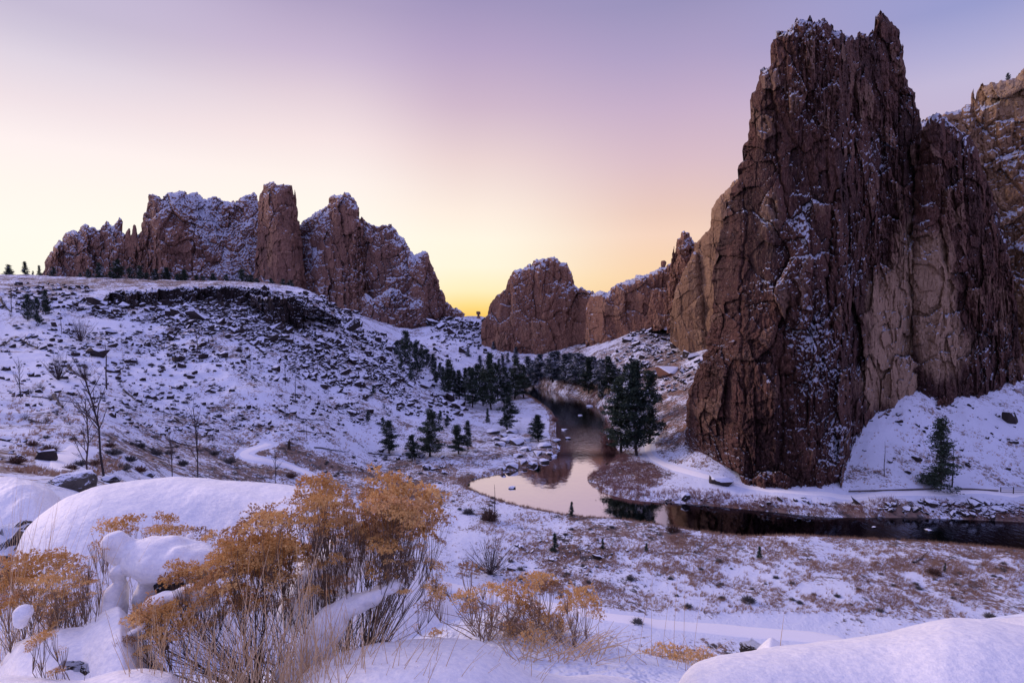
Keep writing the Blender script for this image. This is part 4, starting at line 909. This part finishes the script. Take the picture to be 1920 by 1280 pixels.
tufts(pp, rg, 'dry_grass', 'rust-brown dry grass tufts covering the snowy meadow', M['tuft'], .28, .72, 12, .030, .45)
HILLG = [(280,531,320,7,2.5),(300,740,300,110,3),(100,800,120,60,1.2),(550,840,150,50,1.5),(1260,740,60,70,2),(1250,860,90,30,1.5),(1750,850,180,80,1.5),(760,900,120,60,1.5),(1180,690,60,40,.7),(120,870,120,25,2)]
pp, rg = scatter(HILLG, 8000, 22)
cl = fbm(pp[:, 0]/5, pp[:, 1]/6, None, 67, 3)+.3*rg.random(len(pp)); pp = pp[cl > .08]
tufts(pp, rg, 'hill_grass', 'sparse dry grass poking through the snow on the slopes', M['tuft'], .3, .75, 10, .05)
def bank_pts(line, n, dmin, dmax, t0, t1, side, seed):
    rg = np.random.default_rng(seed); l = resample(line, 600); t = rg.uniform(t0, t1, n)*599; i = t.astype(int).clip(0, 598); p = l[i]+(l[i+1]-l[i])*(t-i)[:, None]
    d = l[i+1]-l[i]; d /= np.linalg.norm(d, axis=1)[:, None]+1e-9; nn = np.stack([d[:, 1], -d[:, 0]], -1)*side; o = rg.uniform(dmin, dmax, n)[:, None]
    q = p+nn*o; s_ = gz(q[:, 0], q[:, 1], sd); q = q[s_ > .0]; return np.concatenate([q, gz(q[:, 0], q[:, 1])[:, None]], 1), rg
def tofrac(line, pts, u):  # fraction along a bank line nearest to a photo column, on its last passage
    l = resample(line, 600); uu, vv = pix(l[:, 0], l[:, 1], np.full(600, WATER)); return uu, vv
a, rg = bank_pts(RNd, 3000, .5, 2.6, 0., 1., 1, 31)
b_, rg2 = bank_pts(RNd, 3000, .5, 2.6, 0., 1., -1, 32)
tufts(np.concatenate([a, b_]), rg, 'bank_reeds', 'rust-coloured reeds along the near river bank', M['reed'], .3, .75, 10, .035, .1)
a, rg = bank_pts(RFd, 4200, .0, 4.2, .28, 1., 1, 33)
b_, rg2 = bank_pts(RFd, 4200, .0, 4.2, .28, 1., -1, 34)
q = np.concatenate([a, b_]); uu, vv = pix(q[:, 0], q[:, 1], q[:, 2]); q = q[(fbm(q[:, 0]/5, q[:, 1]/5, None, 5, 2) > .02)]
tufts(q, rg, 'bank_willows', 'reddish leafless willow scrub along the far river bank', M['willow'], .6, 1.3, 10, .035, 0)
WIL = [(1190,890,70,28,3),(1140,900,40,16,1),(1290,930,80,16,1.5),(1400,940,90,12,1.2),(1530,955,120,10,1.),(1180,895,60,26,3),(1180,870,30,16,.8),(1100,725,50,12,1),(1040,730,40,8,.5),(1040,780,18,14,.4)]
pp, rg = scatter(WIL, 3300, 35); tufts(pp, rg, 'willow_scrub', 'low red-brown willow scrub on the river bend below the path', M['willow'], .4, .9, 9, .03, .05)
RB = [shrub_mesh(840+i, M['willow'], 260, .7, .6, .02) for i in range(2)]
shrub(1143,836,44,'rust-red willow bush in front of the riverbank pines',RB,flat=1.9,name='willow_bush')
shrub(1040,790,18,'small rust-red bush on the left bank below the upper pool',RB,flat=1.,name='willow_bush')
# ------------------------------------------------------------------ footbridge rail and timber edging
t = empty('rail_fence', P(1895, 926, 121)); tag(t, 'short grey wooden rail fence at the right edge beside the path', 'fence')
L = []
for u in (1876, 1900, 1924, 1948):
    p = P(u, 926, 121)-P(1895, 926, 121); mb = MB(); mb.box(p+np.array([0, 0, .75]), (.07, .07, .8)); link('post', mb.mesh('post', M['wood']), t)
a = P(1874, 926, 121)-P(1895, 926, 121); b = P(1952, 926, 121)-P(1895, 926, 121)
for h in (.55, 1.0, 1.45):
    mb = MB(); mb.tube([a+np.array([0, -.1, h]), b+np.array([0, -.1, h])], .06, 4); link('rail', mb.mesh('rail', M['wood']), t)
pts, ok = ground_uv([1590, 1640, 1700, 1760, 1820, 1870], [922, 921, 919, 917, 918, 921]); mb = MB(); mb.tube(pts+np.array([0, -.2, .25]), .16, 6, False)
tag(link('timber_edging', mb.mesh('timber_edging', M['wood'])), 'long low dark timber edging along the path below the lone fir', 'edging')
# ------------------------------------------------------------------ near snow banks
def bank(name, label, top, Y, df, h, db, seed, bump=.03, pw=1., kind_cat=('snow bank',), rockmat=None, nu=260, crease=None):
    tp = np.array(top, float); ug = np.linspace(tp[0, 0], tp[-1, 0], nu); tv = np.interp(ug, tp[:, 0], tp[:, 1])
    for _ in range(9): tv[1:-1] = (tv[:-2]+2*tv[1:-1]+tv[2:])/4
    Yc = np.interp(ug, *np.array(Y, float).T) if isinstance(Y, list) else np.full(nu, float(Y))
    for _ in range(1500): Yc[1:-1] = (Yc[:-2]+2*Yc[1:-1]+Yc[2:])/4
    C = P(ug, tv, Yc); s = np.linspace(-1, 1, nu); taper = np.clip(1-np.abs(s)**3.2, .0, 1)**.5*.9+.1
    nf, nb = 120, 40
    ph = np.linspace(np.pi/2, 0, nf); pb = np.linspace(0, np.pi/2, nb)[1:]
    yo = np.concatenate([-df*np.sin(ph)**pw, db*np.sin(pb)]); zo = np.concatenate([-h*(1-np.cos(ph)**.9), -h*(1-np.cos(pb))])
    X = C[:, 0:1]+0*yo[None]; Yy = C[:, 1:2]+taper[:, None]*yo[None]; sig = -(C[:, 2:3]/C[:, 1:2]); zo2 = np.where(yo <= 0, zo*(h+.3*df)/h, zo); Z = C[:, 2:3]+zo2[None]*(.35+.65*taper[:, None])-sig*yo[None]*taper[:, None]
    X = C[:, 0:1]*(1+1.03*(Yy/C[:, 1:2]-1))
    Z = Z+bump*fbm(X/.5, Yy/.5, None, seed, 3)+bump*.3*fbm(X/.10, Yy/.18, None, seed+4, 4)+bump*.12*fbm(X/.03, Yy/.05, None, seed+6, 3)
    if crease is not None: Z = Z+crease(X, Yy, Z)
    V = np.stack([X, Yy, Z], -1).reshape(-1, 3)
    me = mesh_from(name, V, [grid_faces(nu, nf+nb-1)], M['snow'], True)
    return me
def near_boulder(name, label, me, rockloc=None, rocksc=None, rz=0., cat='boulder', seed=9):
    e = empty(name); tag(e, label, cat); link('snow_cap', me, e)
    if rockloc is not None:
        hm = hull_mesh(900+seed, M['nearrock'], .9, 26, 1.1, 3)
        r = link('rock', hm, e); r.location = rockloc; r.scale = rocksc; r.rotation_euler = (0, 0, rz)
    return e
def crease1(X, Yy, Z):
    u, v = pix(X, Yy, Z); a = v-np.interp(u, [280, 340, 400, 470, 560], [902, 912, 928, 948, 985]); w = np.interp(u, [250, 330, 420, 560, 640], [0, .6, 1, .8, 0])
    w = sst(240, 420, u)*(1-sst(470, 640, u)); return w*.045*np.exp(-(a/20)**2)-w*.075*sst(0, 55, a)*(1-sst(90, 190, a))
DOME = [(8,1110),(22,1062),(40,1000),(75,965),(120,935),(180,912),(250,899),(330,895),(430,900),(520,907),(570,914),(640,935),(710,980),(770,1040),(830,1110),(870,1175),(900,1235),(925,1300)]
near_boulder('snowy_boulder', 'largest near boulder under a smooth broad dome of snow behind the golden shrub', bank('snow_cap', '', DOME, [(8,4.6),(330,5.6),(925,4.6)], 1.55, 1.15, 1.7, 3, .022, 1.15, crease=crease1), P(34, 1120, 5.05), (.5, .8, .95), .4, seed=2)
near_boulder('snowy_slab', 'snow-covered slab at the left edge behind the largest snow dome', bank('snow_cap', '', [(-260,905),(-120,893),(-20,896),(30,893),(60,900),(90,915),(112,935),(135,980),(150,1060)], 8.2, 1.8, 1.5, 1.5, 13, .06), None)
near_boulder('snowy_boulder', 'broad pale snow mound filling the bottom right corner', bank('snow_cap', '', [(1262,1300),(1275,1272),(1300,1243),(1356,1226),(1420,1218),(1484,1210),(1570,1199),(1655,1186),(1740,1165),(1783,1156),(1847,1159),(1920,1171),(2050,1200),(2250,1300)], [(1262,2.3),(1700,2.9),(2250,2.7)], 1.15, .9, .9, 17, .012), None)
near_boulder('snowy_boulder', 'rounded snow mound at the bottom centre in front of the grass stalks', bank('snow_cap', '', [(520,1300),(560,1262),(600,1240),(650,1222),(700,1207),(780,1199),(850,1197),(900,1204),(950,1232),(1000,1258),(1060,1268),(1120,1262),(1180,1270),(1260,1310)], [(520,2.3),(850,2.45),(1260,2.5)], .9, .7, .7, 19, .012), None)
near_boulder('snowy_boulder', 'small snow-covered hump behind the bottom centre mound', bank('snow_cap', '', [(930,1300),(960,1262),(1000,1240),(1040,1236),(1090,1252),(1140,1268),(1200,1290),(1240,1310)], 3.0, .5, .5, .5, 23, .03), None)
near_boulder('snowy_boulder', 'snow-covered low mound at the bottom left corner', bank('snow_cap', '', [(-60,1262),(60,1268),(150,1276),(220,1258),(270,1254),(320,1262),(370,1300)], 2.15, .5, .45, .35, 29, .012), None)
near_boulder('snowy_boulder', 'snow bank at lower left sloping up under the golden flower heads', bank('snow_cap', '', [(-40,1300),(10,1230),(28,1205),(60,1192),(110,1180),(150,1178),(175,1160),(200,1145),(222,1138),(240,1155),(262,1190),(290,1225),(330,1290)], [(-40,2.5),(150,2.6),(330,2.6)], .62, .55, .5, 31, .02))
near_boulder('pointed_rock', 'little rock with a pointed snow cap beside the right snow mound', bank('snow_cap', '', [(1404,1230),(1420,1214),(1434,1200),(1446,1191),(1458,1200),(1478,1212),(1500,1232)], 3.7, .3, .25, .3, 37, .008, nu=60), P(1420, 1224, 3.72), (.12, .12, .09), seed=5)
NRK = hull_mesh(950, M['nearrock'], .8, 22, 1.2, 3)
for (u, v, Y, wp, hp, rz, lb) in [(135,1256,2.2,48,36,.3,'dark stone in the hollow between the two lower-left snow banks'),(180,1250,2.22,52,30,1.3,'second dark stone in the lower-left hollow, right of its neighbour'),(325,1092,2.72,70,46,2.,'dark rock showing under the horned snow lump'),(280,1262,2.3,50,36,.8,'dark stone under the front branches of the big golden shrub')]: free_rock('near_stone', lb, u, v, Y, wp, hp, [NRK], rz)
def lump(name, label, parts, vox=.016, it=10, cat='snow clump', rock=None):
    bm = bmesh.new()
    for (u, v, Y, rx, ry, rz, *rot) in parts:
        c = P(u, v, Y); k = Y/F
        mm = Matrix.Translation(Vector(c))@Matrix.Rotation(math.radians(rot[0]) if rot else 0, 4, 'Y')@Matrix.Diagonal((rx*k, ry*k, rz*k, 1))
        bmesh.ops.create_icosphere(bm, subdivisions=4, radius=1, matrix=mm)
    me = D.meshes.new(name); bm.to_mesh(me); bm.free(); me.materials.append(M['snow'])
    o = link(name, me)
    m = o.modifiers.new('r', 'REMESH'); m.mode = 'VOXEL'; m.voxel_size = vox; m.use_smooth_shade = True
    s = o.modifiers.new('s', 'SMOOTH'); s.factor = .5; s.iterations = it
    tx = D.textures.new(name+'_n', 'CLOUDS'); tx.noise_scale = .09
    dm = o.modifiers.new('d', 'DISPLACE'); dm.texture = tx; dm.strength = .03; dm.mid_level = .5
    t2 = D.textures.new(name+'_w', 'CLOUDS'); t2.noise_scale = .26; d2 = o.modifiers.new('e', 'DISPLACE'); d2.texture = t2; d2.strength = .07; d2.mid_level = .5
    return tag(o, label, cat)
lump('snow_clump', 'horned lump of snow with a knob at its left end among the flower heads', [(222,1024,2.8,26,26,26,20),(240,1036,2.8,26,30,24),(300,1050,2.8,66,60,40,8),(345,1052,2.8,72,60,30,12),(285,1090,2.8,24,30,44,10),(275,1125,2.8,22,30,40),(385,1066,2.85,46,40,18,18)])
lump('snow_clump', 'thin upright column of snow below the horned lump', [(226,1072,2.72,15,15,17),(228,1100,2.72,10,12,24),(218,1120,2.72,19,20,22),(214,1150,2.7,24,24,32)], .012, 6)
lump('snow_clump', 'round white snow ball on a twig at the left edge', [(48,1150,2.35,17,16,13),(40,1166,2.35,10,10,14)], .010, 5)
lump('snow_clump', 'tilted slab of snow caught inside the big golden shrub', [(700,1112,2.5,42,30,15,-24),(655,1138,2.48,48,34,24,-30),(620,1172,2.46,46,34,32,-34),(592,1212,2.44,40,34,34,-34),(735,1100,2.5,18,18,9,-10)], .016, 8)
lump('snow_clump', 'snow heap seen through the upper stems of the big golden shrub', [(640,1060,3.2,40,40,60),(600,1090,3.2,50,44,50),(560,1140,3.2,40,40,50),(680,1030,3.25,24,26,46)], .018, 10)
lump('snow_clump', 'narrow strip of snow lying on the lower left branches of the big shrub', [(248,1184,2.3,20,14,9,-35),(232,1196,2.3,14,12,9,-35),(262,1175,2.3,12,12,7,-20)], .010, 5)
lump('snow_clump', 'small tuft of snow between the small heads on the dome skyline', [(357,1005,3.05,7,7,7)], .008, 4)
lump('snow_clump', 'snow patch under the front branches of the big golden shrub', [(300,1128,2.55,32,20,14,-20),(340,1112,2.55,30,20,12,-15),(375,1125,2.55,24,20,20)], .012, 6)
lump('snow_clump', 'snow clinging low in the right part of the big shrub', [(640,1250,2.4,60,30,26),(560,1262,2.4,50,30,22)], .014, 6)
# ------------------------------------------------------------------ rabbitbrush
def head_mesh(seed, n=24, mt='floret', nl=10):
    """bumpy dome of small tufts: lobes spread over a cap, each covered with narrow bracts"""
    g = np.random.default_rng(seed); a = np.arange(nl)*2.4+g.uniform(0, 6); r = .78*np.sqrt((np.arange(nl)+.4)/nl); lc = np.stack([r*np.cos(a)+g.normal(0, .09, nl), r*np.sin(a)+g.normal(0, .09, nl), .55*np.sqrt(1.02-r*r)-.25+g.normal(0, .09, nl)], 1); lr = g.uniform(.24, .36, nl)
    k = np.repeat(np.arange(nl), n); N = len(k); d = g.normal(0, 1, (N, 3)); d[:, 2] = np.abs(d[:, 2])*1.1-.25; d /= np.linalg.norm(d, axis=1)[:, None]
    c = lc[k]+d*lr[k][:, None]*g.uniform(.5, .95, (N, 1)); m = 6
    base = np.repeat(c, m, 0); out = np.repeat(d, m, 0)+g.normal(0, .55, (N*m, 3)); out /= np.linalg.norm(out, axis=1)[:, None]
    s_ = np.cross(out, g.normal(0, 1, (N*m, 3))); s_ /= np.linalg.norm(s_, axis=1)[:, None]; L = g.uniform(.07, .14, (N*m, 1)); w = .019
    V = np.stack([base, base+out*L*.6+s_*w, base+out*L, base+out*L*.6-s_*w], 1).reshape(-1, 3)
    return mesh_from('flower_head', V, [np.arange(N*m*4).reshape(-1, 4)], M[mt])
HEADS = [head_mesh(60+i) for i in range(6)]+[head_mesh(70+i, 22, 'floretdark') for i in range(3)]
HEADS_S = [head_mesh(90+i, 14, 'floret', 6) for i in range(3)]
def rabbitbrush(name, label, base_u, Y, heads, seed, extra=60, basev=None, dark=.25, yspread=.25, fill=None, stemr=.0022):
    r = random.Random(seed); e = empty(name, (0, 0, 0)); tag(e, label, 'shrub'); mb = MB()
    bases = []
    for k in range(14):
        u = r.uniform(*base_u); y = Y+r.uniform(-.18, .18); x = P(u, 1200, y)[0]; z = float(gz(np.array([x]), np.array([y]))[0])-.05; bases.append(np.array([x, y, z]))
    hs = list(heads)
    if fill:
        for (cu, cv, ru, rv, n, w) in fill:
            for _ in range(n): a = r.uniform(0, 6.28); q = math.sqrt(r.random()); hs.append((cu+ru*q*math.cos(a), cv+rv*q*math.sin(a), w*r.uniform(.6, 1.3)))
    nh = 0; extra_v = []
    allc = []
    for h in hs:
        u, v, w = h[:3]; y = Y+(h[3] if len(h) > 3 else r.uniform(-yspread, yspread)); c = P(u, v, y); R_ = w*.86/F*y
        me = r.choice(HEADS_S) if w < 20 else (r.choice(HEADS[6:]) if r.random() < dark else r.choice(HEADS[:6]))
        allc.append((c, R_))
        rot = (r.gauss(0, .25), r.gauss(0, .25)+.0, r.uniform(0, 6.28)); flat = r.uniform(.75, 1.05)
        if nh < 96:
            o = link('flower_head', me, e); o.location = c; o.scale = (R_, R_, R_*flat); o.rotation_euler = rot
        else:
            v_ = np.empty(len(me.vertices)*3); me.vertices.foreach_get('co', v_); v_ = v_.reshape(-1, 3)*R_; a = rot[2]; v_ = v_@np.array([[math.cos(a), math.sin(a), 0], [-math.sin(a), math.cos(a), 0], [0, 0, 1]]); extra_v.append(v_+c)
        nh += 1
        b = min(bases, key=lambda q: abs(q[0]-c[0])*r.uniform(.6, 1.4)+r.uniform(0, .15))
        j = c+np.array([0, 0, -R_*1.6])+np.array([r.gauss(0, .01), r.gauss(0, .01), 0]); j = j+(b-j)*.08
        d = j-b; mid1 = b+d*.33+np.array([d[0]*-.10, r.gauss(0, .02), abs(d[2])*.06]); mid2 = b+d*.68+np.array([d[0]*-.06+r.gauss(0, .012), r.gauss(0, .02), abs(d[2])*.05])
        pts = np.array([b, mid1, mid2, j]); t = np.linspace(0, 3, 9); pts = np.stack([np.interp(t, range(4), pts[:, i]) for i in range(3)], 1); pts[1:-1] = (pts[:-2]+pts[1:-1]+pts[2:])/3
        mb.tube(pts, np.linspace(stemr*1.25, stemr*.55, 9), 3, False)
        for _ in range(9):
            a = r.uniform(0, 6.28); q = math.sqrt(r.random())*.85; tip = c+np.array([math.cos(a)*q*R_, math.sin(a)*q*R_, R_*(.45*math.sqrt(1-q*q)-.1)]); m_ = (j+tip)/2+np.array([(tip-j)[0]*.12, 0, -.1*R_])
            mb.tube([j, m_, tip], [stemr*.5, stemr*.4, stemr*.3], 3, False)
        for _ in range(2):
            i = r.randrange(4, 8); q = pts[i]; L = r.uniform(.03, .10); mb.tube([q, q+np.array([r.gauss(0, .35), r.gauss(0, .3), 1])*L], [stemr*.45, stemr*.25], 3, False)
    for _ in range(extra):
        b = r.choice(bases); c, R_ = r.choice(allc); f = r.uniform(.4, .95); tip = b+(c-b)*f+np.array([r.gauss(0, .06), r.gauss(0, .06), 0]); m1 = b+(tip-b)*.5+np.array([r.gauss(0, .02), 0, .03])
        mb.tube([b, m1, tip], [stemr*1.1, stemr*.7, stemr*.35], 3, False)
        for _ in range(5):
            q = b+(tip-b)*r.uniform(.3, .95); d = np.array([r.gauss(0, .5), r.gauss(0, .5), r.uniform(.4, 1.2)])*r.uniform(.04, .12); mb.tube([q, q+d*.5+np.array([0, 0, -.005]), q+d], [stemr*.5, stemr*.4, stemr*.2], 3, False)
    link('stems', mb.mesh('stems', M['stem']), e)
    if extra_v:
        V = np.concatenate(extra_v); o = link('flower_clusters', mesh_from('flower_clusters', V, [np.arange(len(V)).reshape(-1, 4)], M['floret']), e); tag(o, kind='stuff')
    return e
MAIN = [(597,922,62,0),(622,937,44),(566,944,44,0),(578,962,50),(486,970,40,.1),(470,1000,56),(500,990,60),(438,1012,44),(432,1032,50),(520,982,52),(545,990,46),(478,1030,60),(455,1052,56),(500,1056,62),(532,1038,50),(726,919,66,0),(700,938,44),(762,945,80,.0),(800,962,64),(818,988,46),(700,958,62),(735,960,70),(775,978,70),(640,962,40),(662,985,56),(626,992,50),(592,985,46),(702,992,56),(736,1010,70),(764,1002,60),(690,1020,48),(722,1034,54),(650,1012,36),(604,1016,40),(562,1045,56),(532,1072,58),(500,1086,48),(462,1082,54),(428,1088,60),(400,1098,50),(372,1098,50),(412,1068,60,-.2),(352,1086,56,-.2),(338,1072,44,-.2),(330,1092,44,-.2),(392,1122,40),(442,1112,46),(632,1050,26),(662,1056,26),(722,1072,56),(744,1086,46),(816,1014,26),(822,1066,26),(812,1106,38),(772,1060,20),(786,1030,22),(280,1146,46,-.3),(258,1166,42,-.35),(302,1152,44,-.3),(330,1164,44,-.3),(352,1184,40,-.3),(292,1192,36,-.35),(240,1206,24,-.4),(310,1204,34,-.4),(640,1100,36),(612,1120,28),(500,1140,22),(270,1222,24,-.4),(410,1160,24),(540,1130,24),(575,1110,20),(795,1140,24),(760,1115,20)]
rabbitbrush('rabbitbrush', 'large rabbitbrush with dense golden-brown flower heads filling the lower left centre', (470, 700), 2.65, MAIN, 5, 50, fill=[(720,985,85,38,20,44),(480,1040,70,45,16,44),(650,1030,110,50,34,16),(760,1060,60,50,20,14),(420,1120,90,45,14,34),(600,955,40,35,8,34),(330,1165,80,45,14,34),(540,1080,80,40,14,24)], dark=.4)
LEFTB = [(20,1068,44),(48,1062,48),(80,1062,50),(112,1060,50),(70,1085,50),(32,1092,46),(8,1110,50),(90,1100,44),(118,1088,44),(138,1078,40),(150,1100,30),(98,1128,44),(60,1120,36),(22,1130,50),(5,1150,44),(80,1150,36),(110,1160,34),(130,1130,30),(155,1120,26),(165,1098,24),(100,1180,26),(-20,1090,60),(-30,1130,60),(172,1050,18),(160,1070,16),(190,1034,16)]
rabbitbrush('rabbitbrush', 'golden rabbitbrush at the left edge with a snow ball beside it', (20, 190), 2.65, LEFTB, 6, 80, fill=[(80,1110,80,50,16,22),(150,1120,50,50,14,12)], dark=.35)
rabbitbrush('rabbitbrush', 'row of small golden flower heads standing against the big snow dome', (190, 390), 3.25, [(200,996,36),(196,1022,26),(246,988,40),(236,1000,30),(309,978,32),(300,1000,34),(316,996,30),(341,1004,30),(378,1008,34),(392,1014,28),(282,1004,20),(208,1040,22),(178,1030,14),(172,1022,10)], 8, 10, yspread=.08, dark=.1)
rabbitbrush('rabbitbrush', 'open twiggy rabbitbrush with orange heads to the right of the large one', (890, 1080), 3.3, [(880,1072,34),(812,1112,30),(818,1130,24),(874,1124,38),(884,1140,30),(926,1112,38),(958,1112,40),(1010,1090,44),(1000,1106,36),(1030,1106,32),(1090,1130,56),(1108,1148,36),(1076,1142,36),(980,1134,40),(996,1160,50),(1030,1172,44),(962,1182,36),(924,1146,20),(820,1192,28),(780,1176,12),(838,1100,14),(1052,1150,24),(1000,1196,40),(975,1210,34),(950,1130,20),(905,1100,16)], 7, 90, fill=[(990,1150,100,40,22,12),(1010,1200,60,30,10,22)], dark=.1, stemr=.0032)
rabbitbrush('rabbitbrush', 'small flattened golden rabbitbrush tucked beside the left end of the right snow mound', (1190, 1300), 3.5, [(1200,1240,30),(1225,1232,34),(1250,1226,36),(1280,1232,36),(1305,1236,34),(1325,1230,26),(1236,1252,40),(1268,1250,40),(1296,1254,34),(1210,1258,30),(1180,1262,22),(1255,1262,30)], 9, 16, dark=.4, stemr=.003)
rabbitbrush('rabbitbrush', 'single leaning sprig with two small pale flower heads at the lower left', (120, 150), 2.1, [(76,1200,30,0),(62,1214,20,0),(92,1196,20,0),(116,1220,16,0),(72,1248,10,0),(105,1262,22,0)], 10, 4, dark=0)
# ------------------------------------------------------------------ near grass stalks
def stalks(name, label, specs, seed, mt='stalk'):
    g = np.random.default_rng(seed); mb = MB()
    for (u0, u1, v0, v1, Ya, Yb, n, lean, rad) in specs:
        for _ in range(n):
            y = g.uniform(Ya, Yb); ub = g.uniform(u0, u1); vt = g.uniform(v0, v1); x = P(ub, 1250, y)[0]; zb = float(gz(np.array([x]), np.array([y]))[0]); tip_u = ub+lean*g.normal(.3, 1.); T = P(tip_u, vt, y); b = np.array([x, y, zb-.03])
            side = g.normal(0, .25); m1 = b+(T-b)*.35+np.array([-(T-b)[0]*.12, side*.04, 0]); m2 = b+(T-b)*.7+np.array([-(T-b)[0]*.12, side*.07, 0]); T = T+np.array([0, side*.1, 0])
            mb.tube([b, m1, m2, (m2+T)/2+np.array([0, 0, .004]), T], np.array([1.1, 1, .8, .55, .3])*rad, 3, False)
    o = link(name, mb.mesh(name, M[mt])); tag(o, label, 'grass', kind='stuff')
stalks('grass_stalks', 'long dry grass stalks in front of and around the golden shrubs', [(380,700,1130,1255,2.0,2.35,260,60,.0019),(560,800,1170,1260,1.95,2.3,130,70,.0019),(240,420,1120,1250,2.0,2.4,110,60,.0018),(950,1130,1170,1250,2.8,3.2,230,45,.0022),(430,640,980,1120,2.1,2.3,24,60,.0022),(700,1000,1190,1270,2.2,2.5,30,80,.0014),(1130,1330,1180,1260,2.9,3.3,40,50,.0016)], 3)
stalks('pale_grass_stalks', 'fine pale grass stalks at the left edge leaning over the snow', [(0,90,930,1060,2.6,3.0,46,60,.0011),(60,200,950,1060,2.5,2.9,12,90,.0012),(-60,30,880,1150,2.4,2.9,70,45,.0009)], 4)
stalks('meadow_stalks', 'a few tall thin stalks rising over the meadow at lower centre right', [(1180,1300,1000,1130,3.2,3.5,6,25,.0012),(1440,1460,1150,1165,2.6,2.62,1,120,.0022),(1350,1400,1215,1225,2.5,2.55,2,40,.002),(960,990,1240,1250,2.2,2.3,2,120,.002)], 6)
# ------------------------------------------------------------------ sky, sun, camera
def lin(c): return tuple((x/255/12.92 if x/255 <= .04045 else ((x/255+.055)/1.055)**2.4) for x in c)
w = D.worlds.new('World'); SC.world = w; w.use_nodes = True
t = NT(w.node_tree); t.n.clear()
tc = t.new('ShaderNodeTexCoord'); sx = t.new('ShaderNodeSeparateXYZ'); t.lk(tc.outputs['Generated'], sx.inputs[0])
az = t.math('MULTIPLY', t.math('ARCTAN2', sx.outputs[0], sx.outputs[1]), 180/math.pi)
el = t.math('DIVIDE', t.math('ARCSINE', t.math('MAXIMUM', t.math('MINIMUM', sx.outputs[2], 1.), -1.)), math.pi/2, clamp=True)
def elev(u, v):
    dx, dy, dz = ray(u, v); return math.atan2(dz, math.hypot(dx, dy))/(math.pi/2)
def ramp(stops):
    nd = t.new('ShaderNodeValToRGB'); cr = nd.color_ramp; st = sorted(stops, key=lambda s: s[0])
    cr.elements[0].position = st[0][0]; cr.elements[0].color = (*st[0][1], 1); cr.elements[1].position = st[-1][0]; cr.elements[1].color = (*st[-1][1], 1)
    for p, c in st[1:-1]: e = cr.elements.new(p); e.color = (*c, 1)
    t.lk(el, nd.inputs[0]); return nd.outputs[0]
ZEN = (.58, .56, 1.02)
def col(u, pts, zen=True):
    s = [(max(0., elev(u, v)), lin(c)) for v, c in pts]
    return s+[(.62, (.50, .47, .92)), (1., ZEN)]
K = [(-180, [(0, (.34, .31, .56)), (.12, (.38, .37, .78)), (.35, (.40, .42, .98)), (1, ZEN)]),
     (-95, [(0, (.95, .70, .62)), (.08, (.95, .75, .74)), (.2, (.70, .60, .78)), (.5, (.42, .38, .70)), (1, ZEN)]),
     (-41, col(30, [(0,(198,188,213)),(50,(209,199,219)),(100,(224,213,227)),(180,(240,225,231)),(260,(254,241,240)),(350,(255,247,239)),(430,(255,251,240)),(500,(255,251,237)),(590,(255,244,215))])),
     (-18, col(612, [(0,(176,162,197)),(100,(202,184,211)),(180,(227,208,219)),(260,(246,228,229)),(340,(254,243,237)),(430,(255,250,238)),(520,(255,250,233)),(590,(255,243,210))])),
     (-3.7, col(890, [(0,(161,149,190)),(90,(182,163,199)),(200,(208,184,204)),(300,(235,212,212)),(400,(253,237,224)),(450,(255,246,228)),(500,(255,246,222)),(545,(255,239,192)),(575,(254,221,136)),(592,(250,204,102))])),
     (15.7, col(1260, [(0,(154,147,189)),(100,(175,160,198)),(200,(199,175,202)),(300,(218,189,200)),(400,(236,203,190)),(440,(246,212,192)),(520,(250,212,170)),(590,(246,200,150))])),
     (40, col(1850, [(0,(152,156,206)),(80,(176,173,214)),(140,(194,185,217)),(300,(200,180,205)),(590,(215,170,175))])),
     (100, [(0, (.45, .33, .45)), (.1, (.42, .33, .52)), (.3, (.30, .28, .58)), (1, ZEN)]),
     (180, [(0, (.34, .31, .56)), (.12, (.38, .37, .78)), (.35, (.40, .42, .98)), (1, ZEN)])]
cur = ramp(K[0][1])
for (a0, _), (a1, st) in zip(K[:-1], K[1:]):
    cur = t.mix(t.mapr(az, a0, a1, 0, 1, True), cur, ramp(st))
bg = t.new('ShaderNodeBackground'); t.lk(cur, bg.inputs[0]); bg.inputs[1].default_value = 1.0
sky = t.new('ShaderNodeTexSky'); sky.sky_type = 'NISHITA'; sky.sun_disc = False; sky.sun_elevation = math.radians(1.0); sky.sun_rotation = math.radians(-20)
bg2 = t.new('ShaderNodeBackground'); t.lk(sky.outputs[0], bg2.inputs[0]); bg2.inputs[1].default_value = .004
ad = t.new('ShaderNodeAddShader'); t.lk(bg.outputs[0], ad.inputs[0]); t.lk(bg2.outputs[0], ad.inputs[1])
out = t.new('ShaderNodeOutputWorld'); t.lk(ad.outputs[0], out.inputs[0])
s = D.lights.new('sun', 'SUN'); s.energy = 1.9; s.angle = math.radians(16); s.color = (1., .74, .64)
so = D.objects.new('sun', s); COL.objects.link(so)
d = Vector((math.sin(math.radians(-62))*math.cos(math.radians(20)), math.cos(math.radians(-62))*math.cos(math.radians(20)), math.sin(math.radians(20))))
so.rotation_euler = d.to_track_quat('Z', 'Y').to_euler(); so.location = (0, 0, 150)
cam = D.cameras.new('camera'); co = D.objects.new('camera', cam); COL.objects.link(co); SC.camera = co
cam.sensor_width = 36; cam.lens = F/1920*36; cam.clip_end = 20000; cam.clip_start = .05
co.location = (0, 0, 0); co.rotation_euler = (math.pi/2-TH, 0, 0)
SC.view_settings.view_transform = 'Standard'; SC.view_settings.look = 'None'; SC.view_settings.exposure = 0; SC.view_settings.gamma = 1; SC.view_settings.use_curve_mapping = False
SC.cycles.max_bounces = 6; SC.cycles.diffuse_bounces = 3; SC.cycles.glossy_bounces = 3; SC.cycles.use_denoising = True
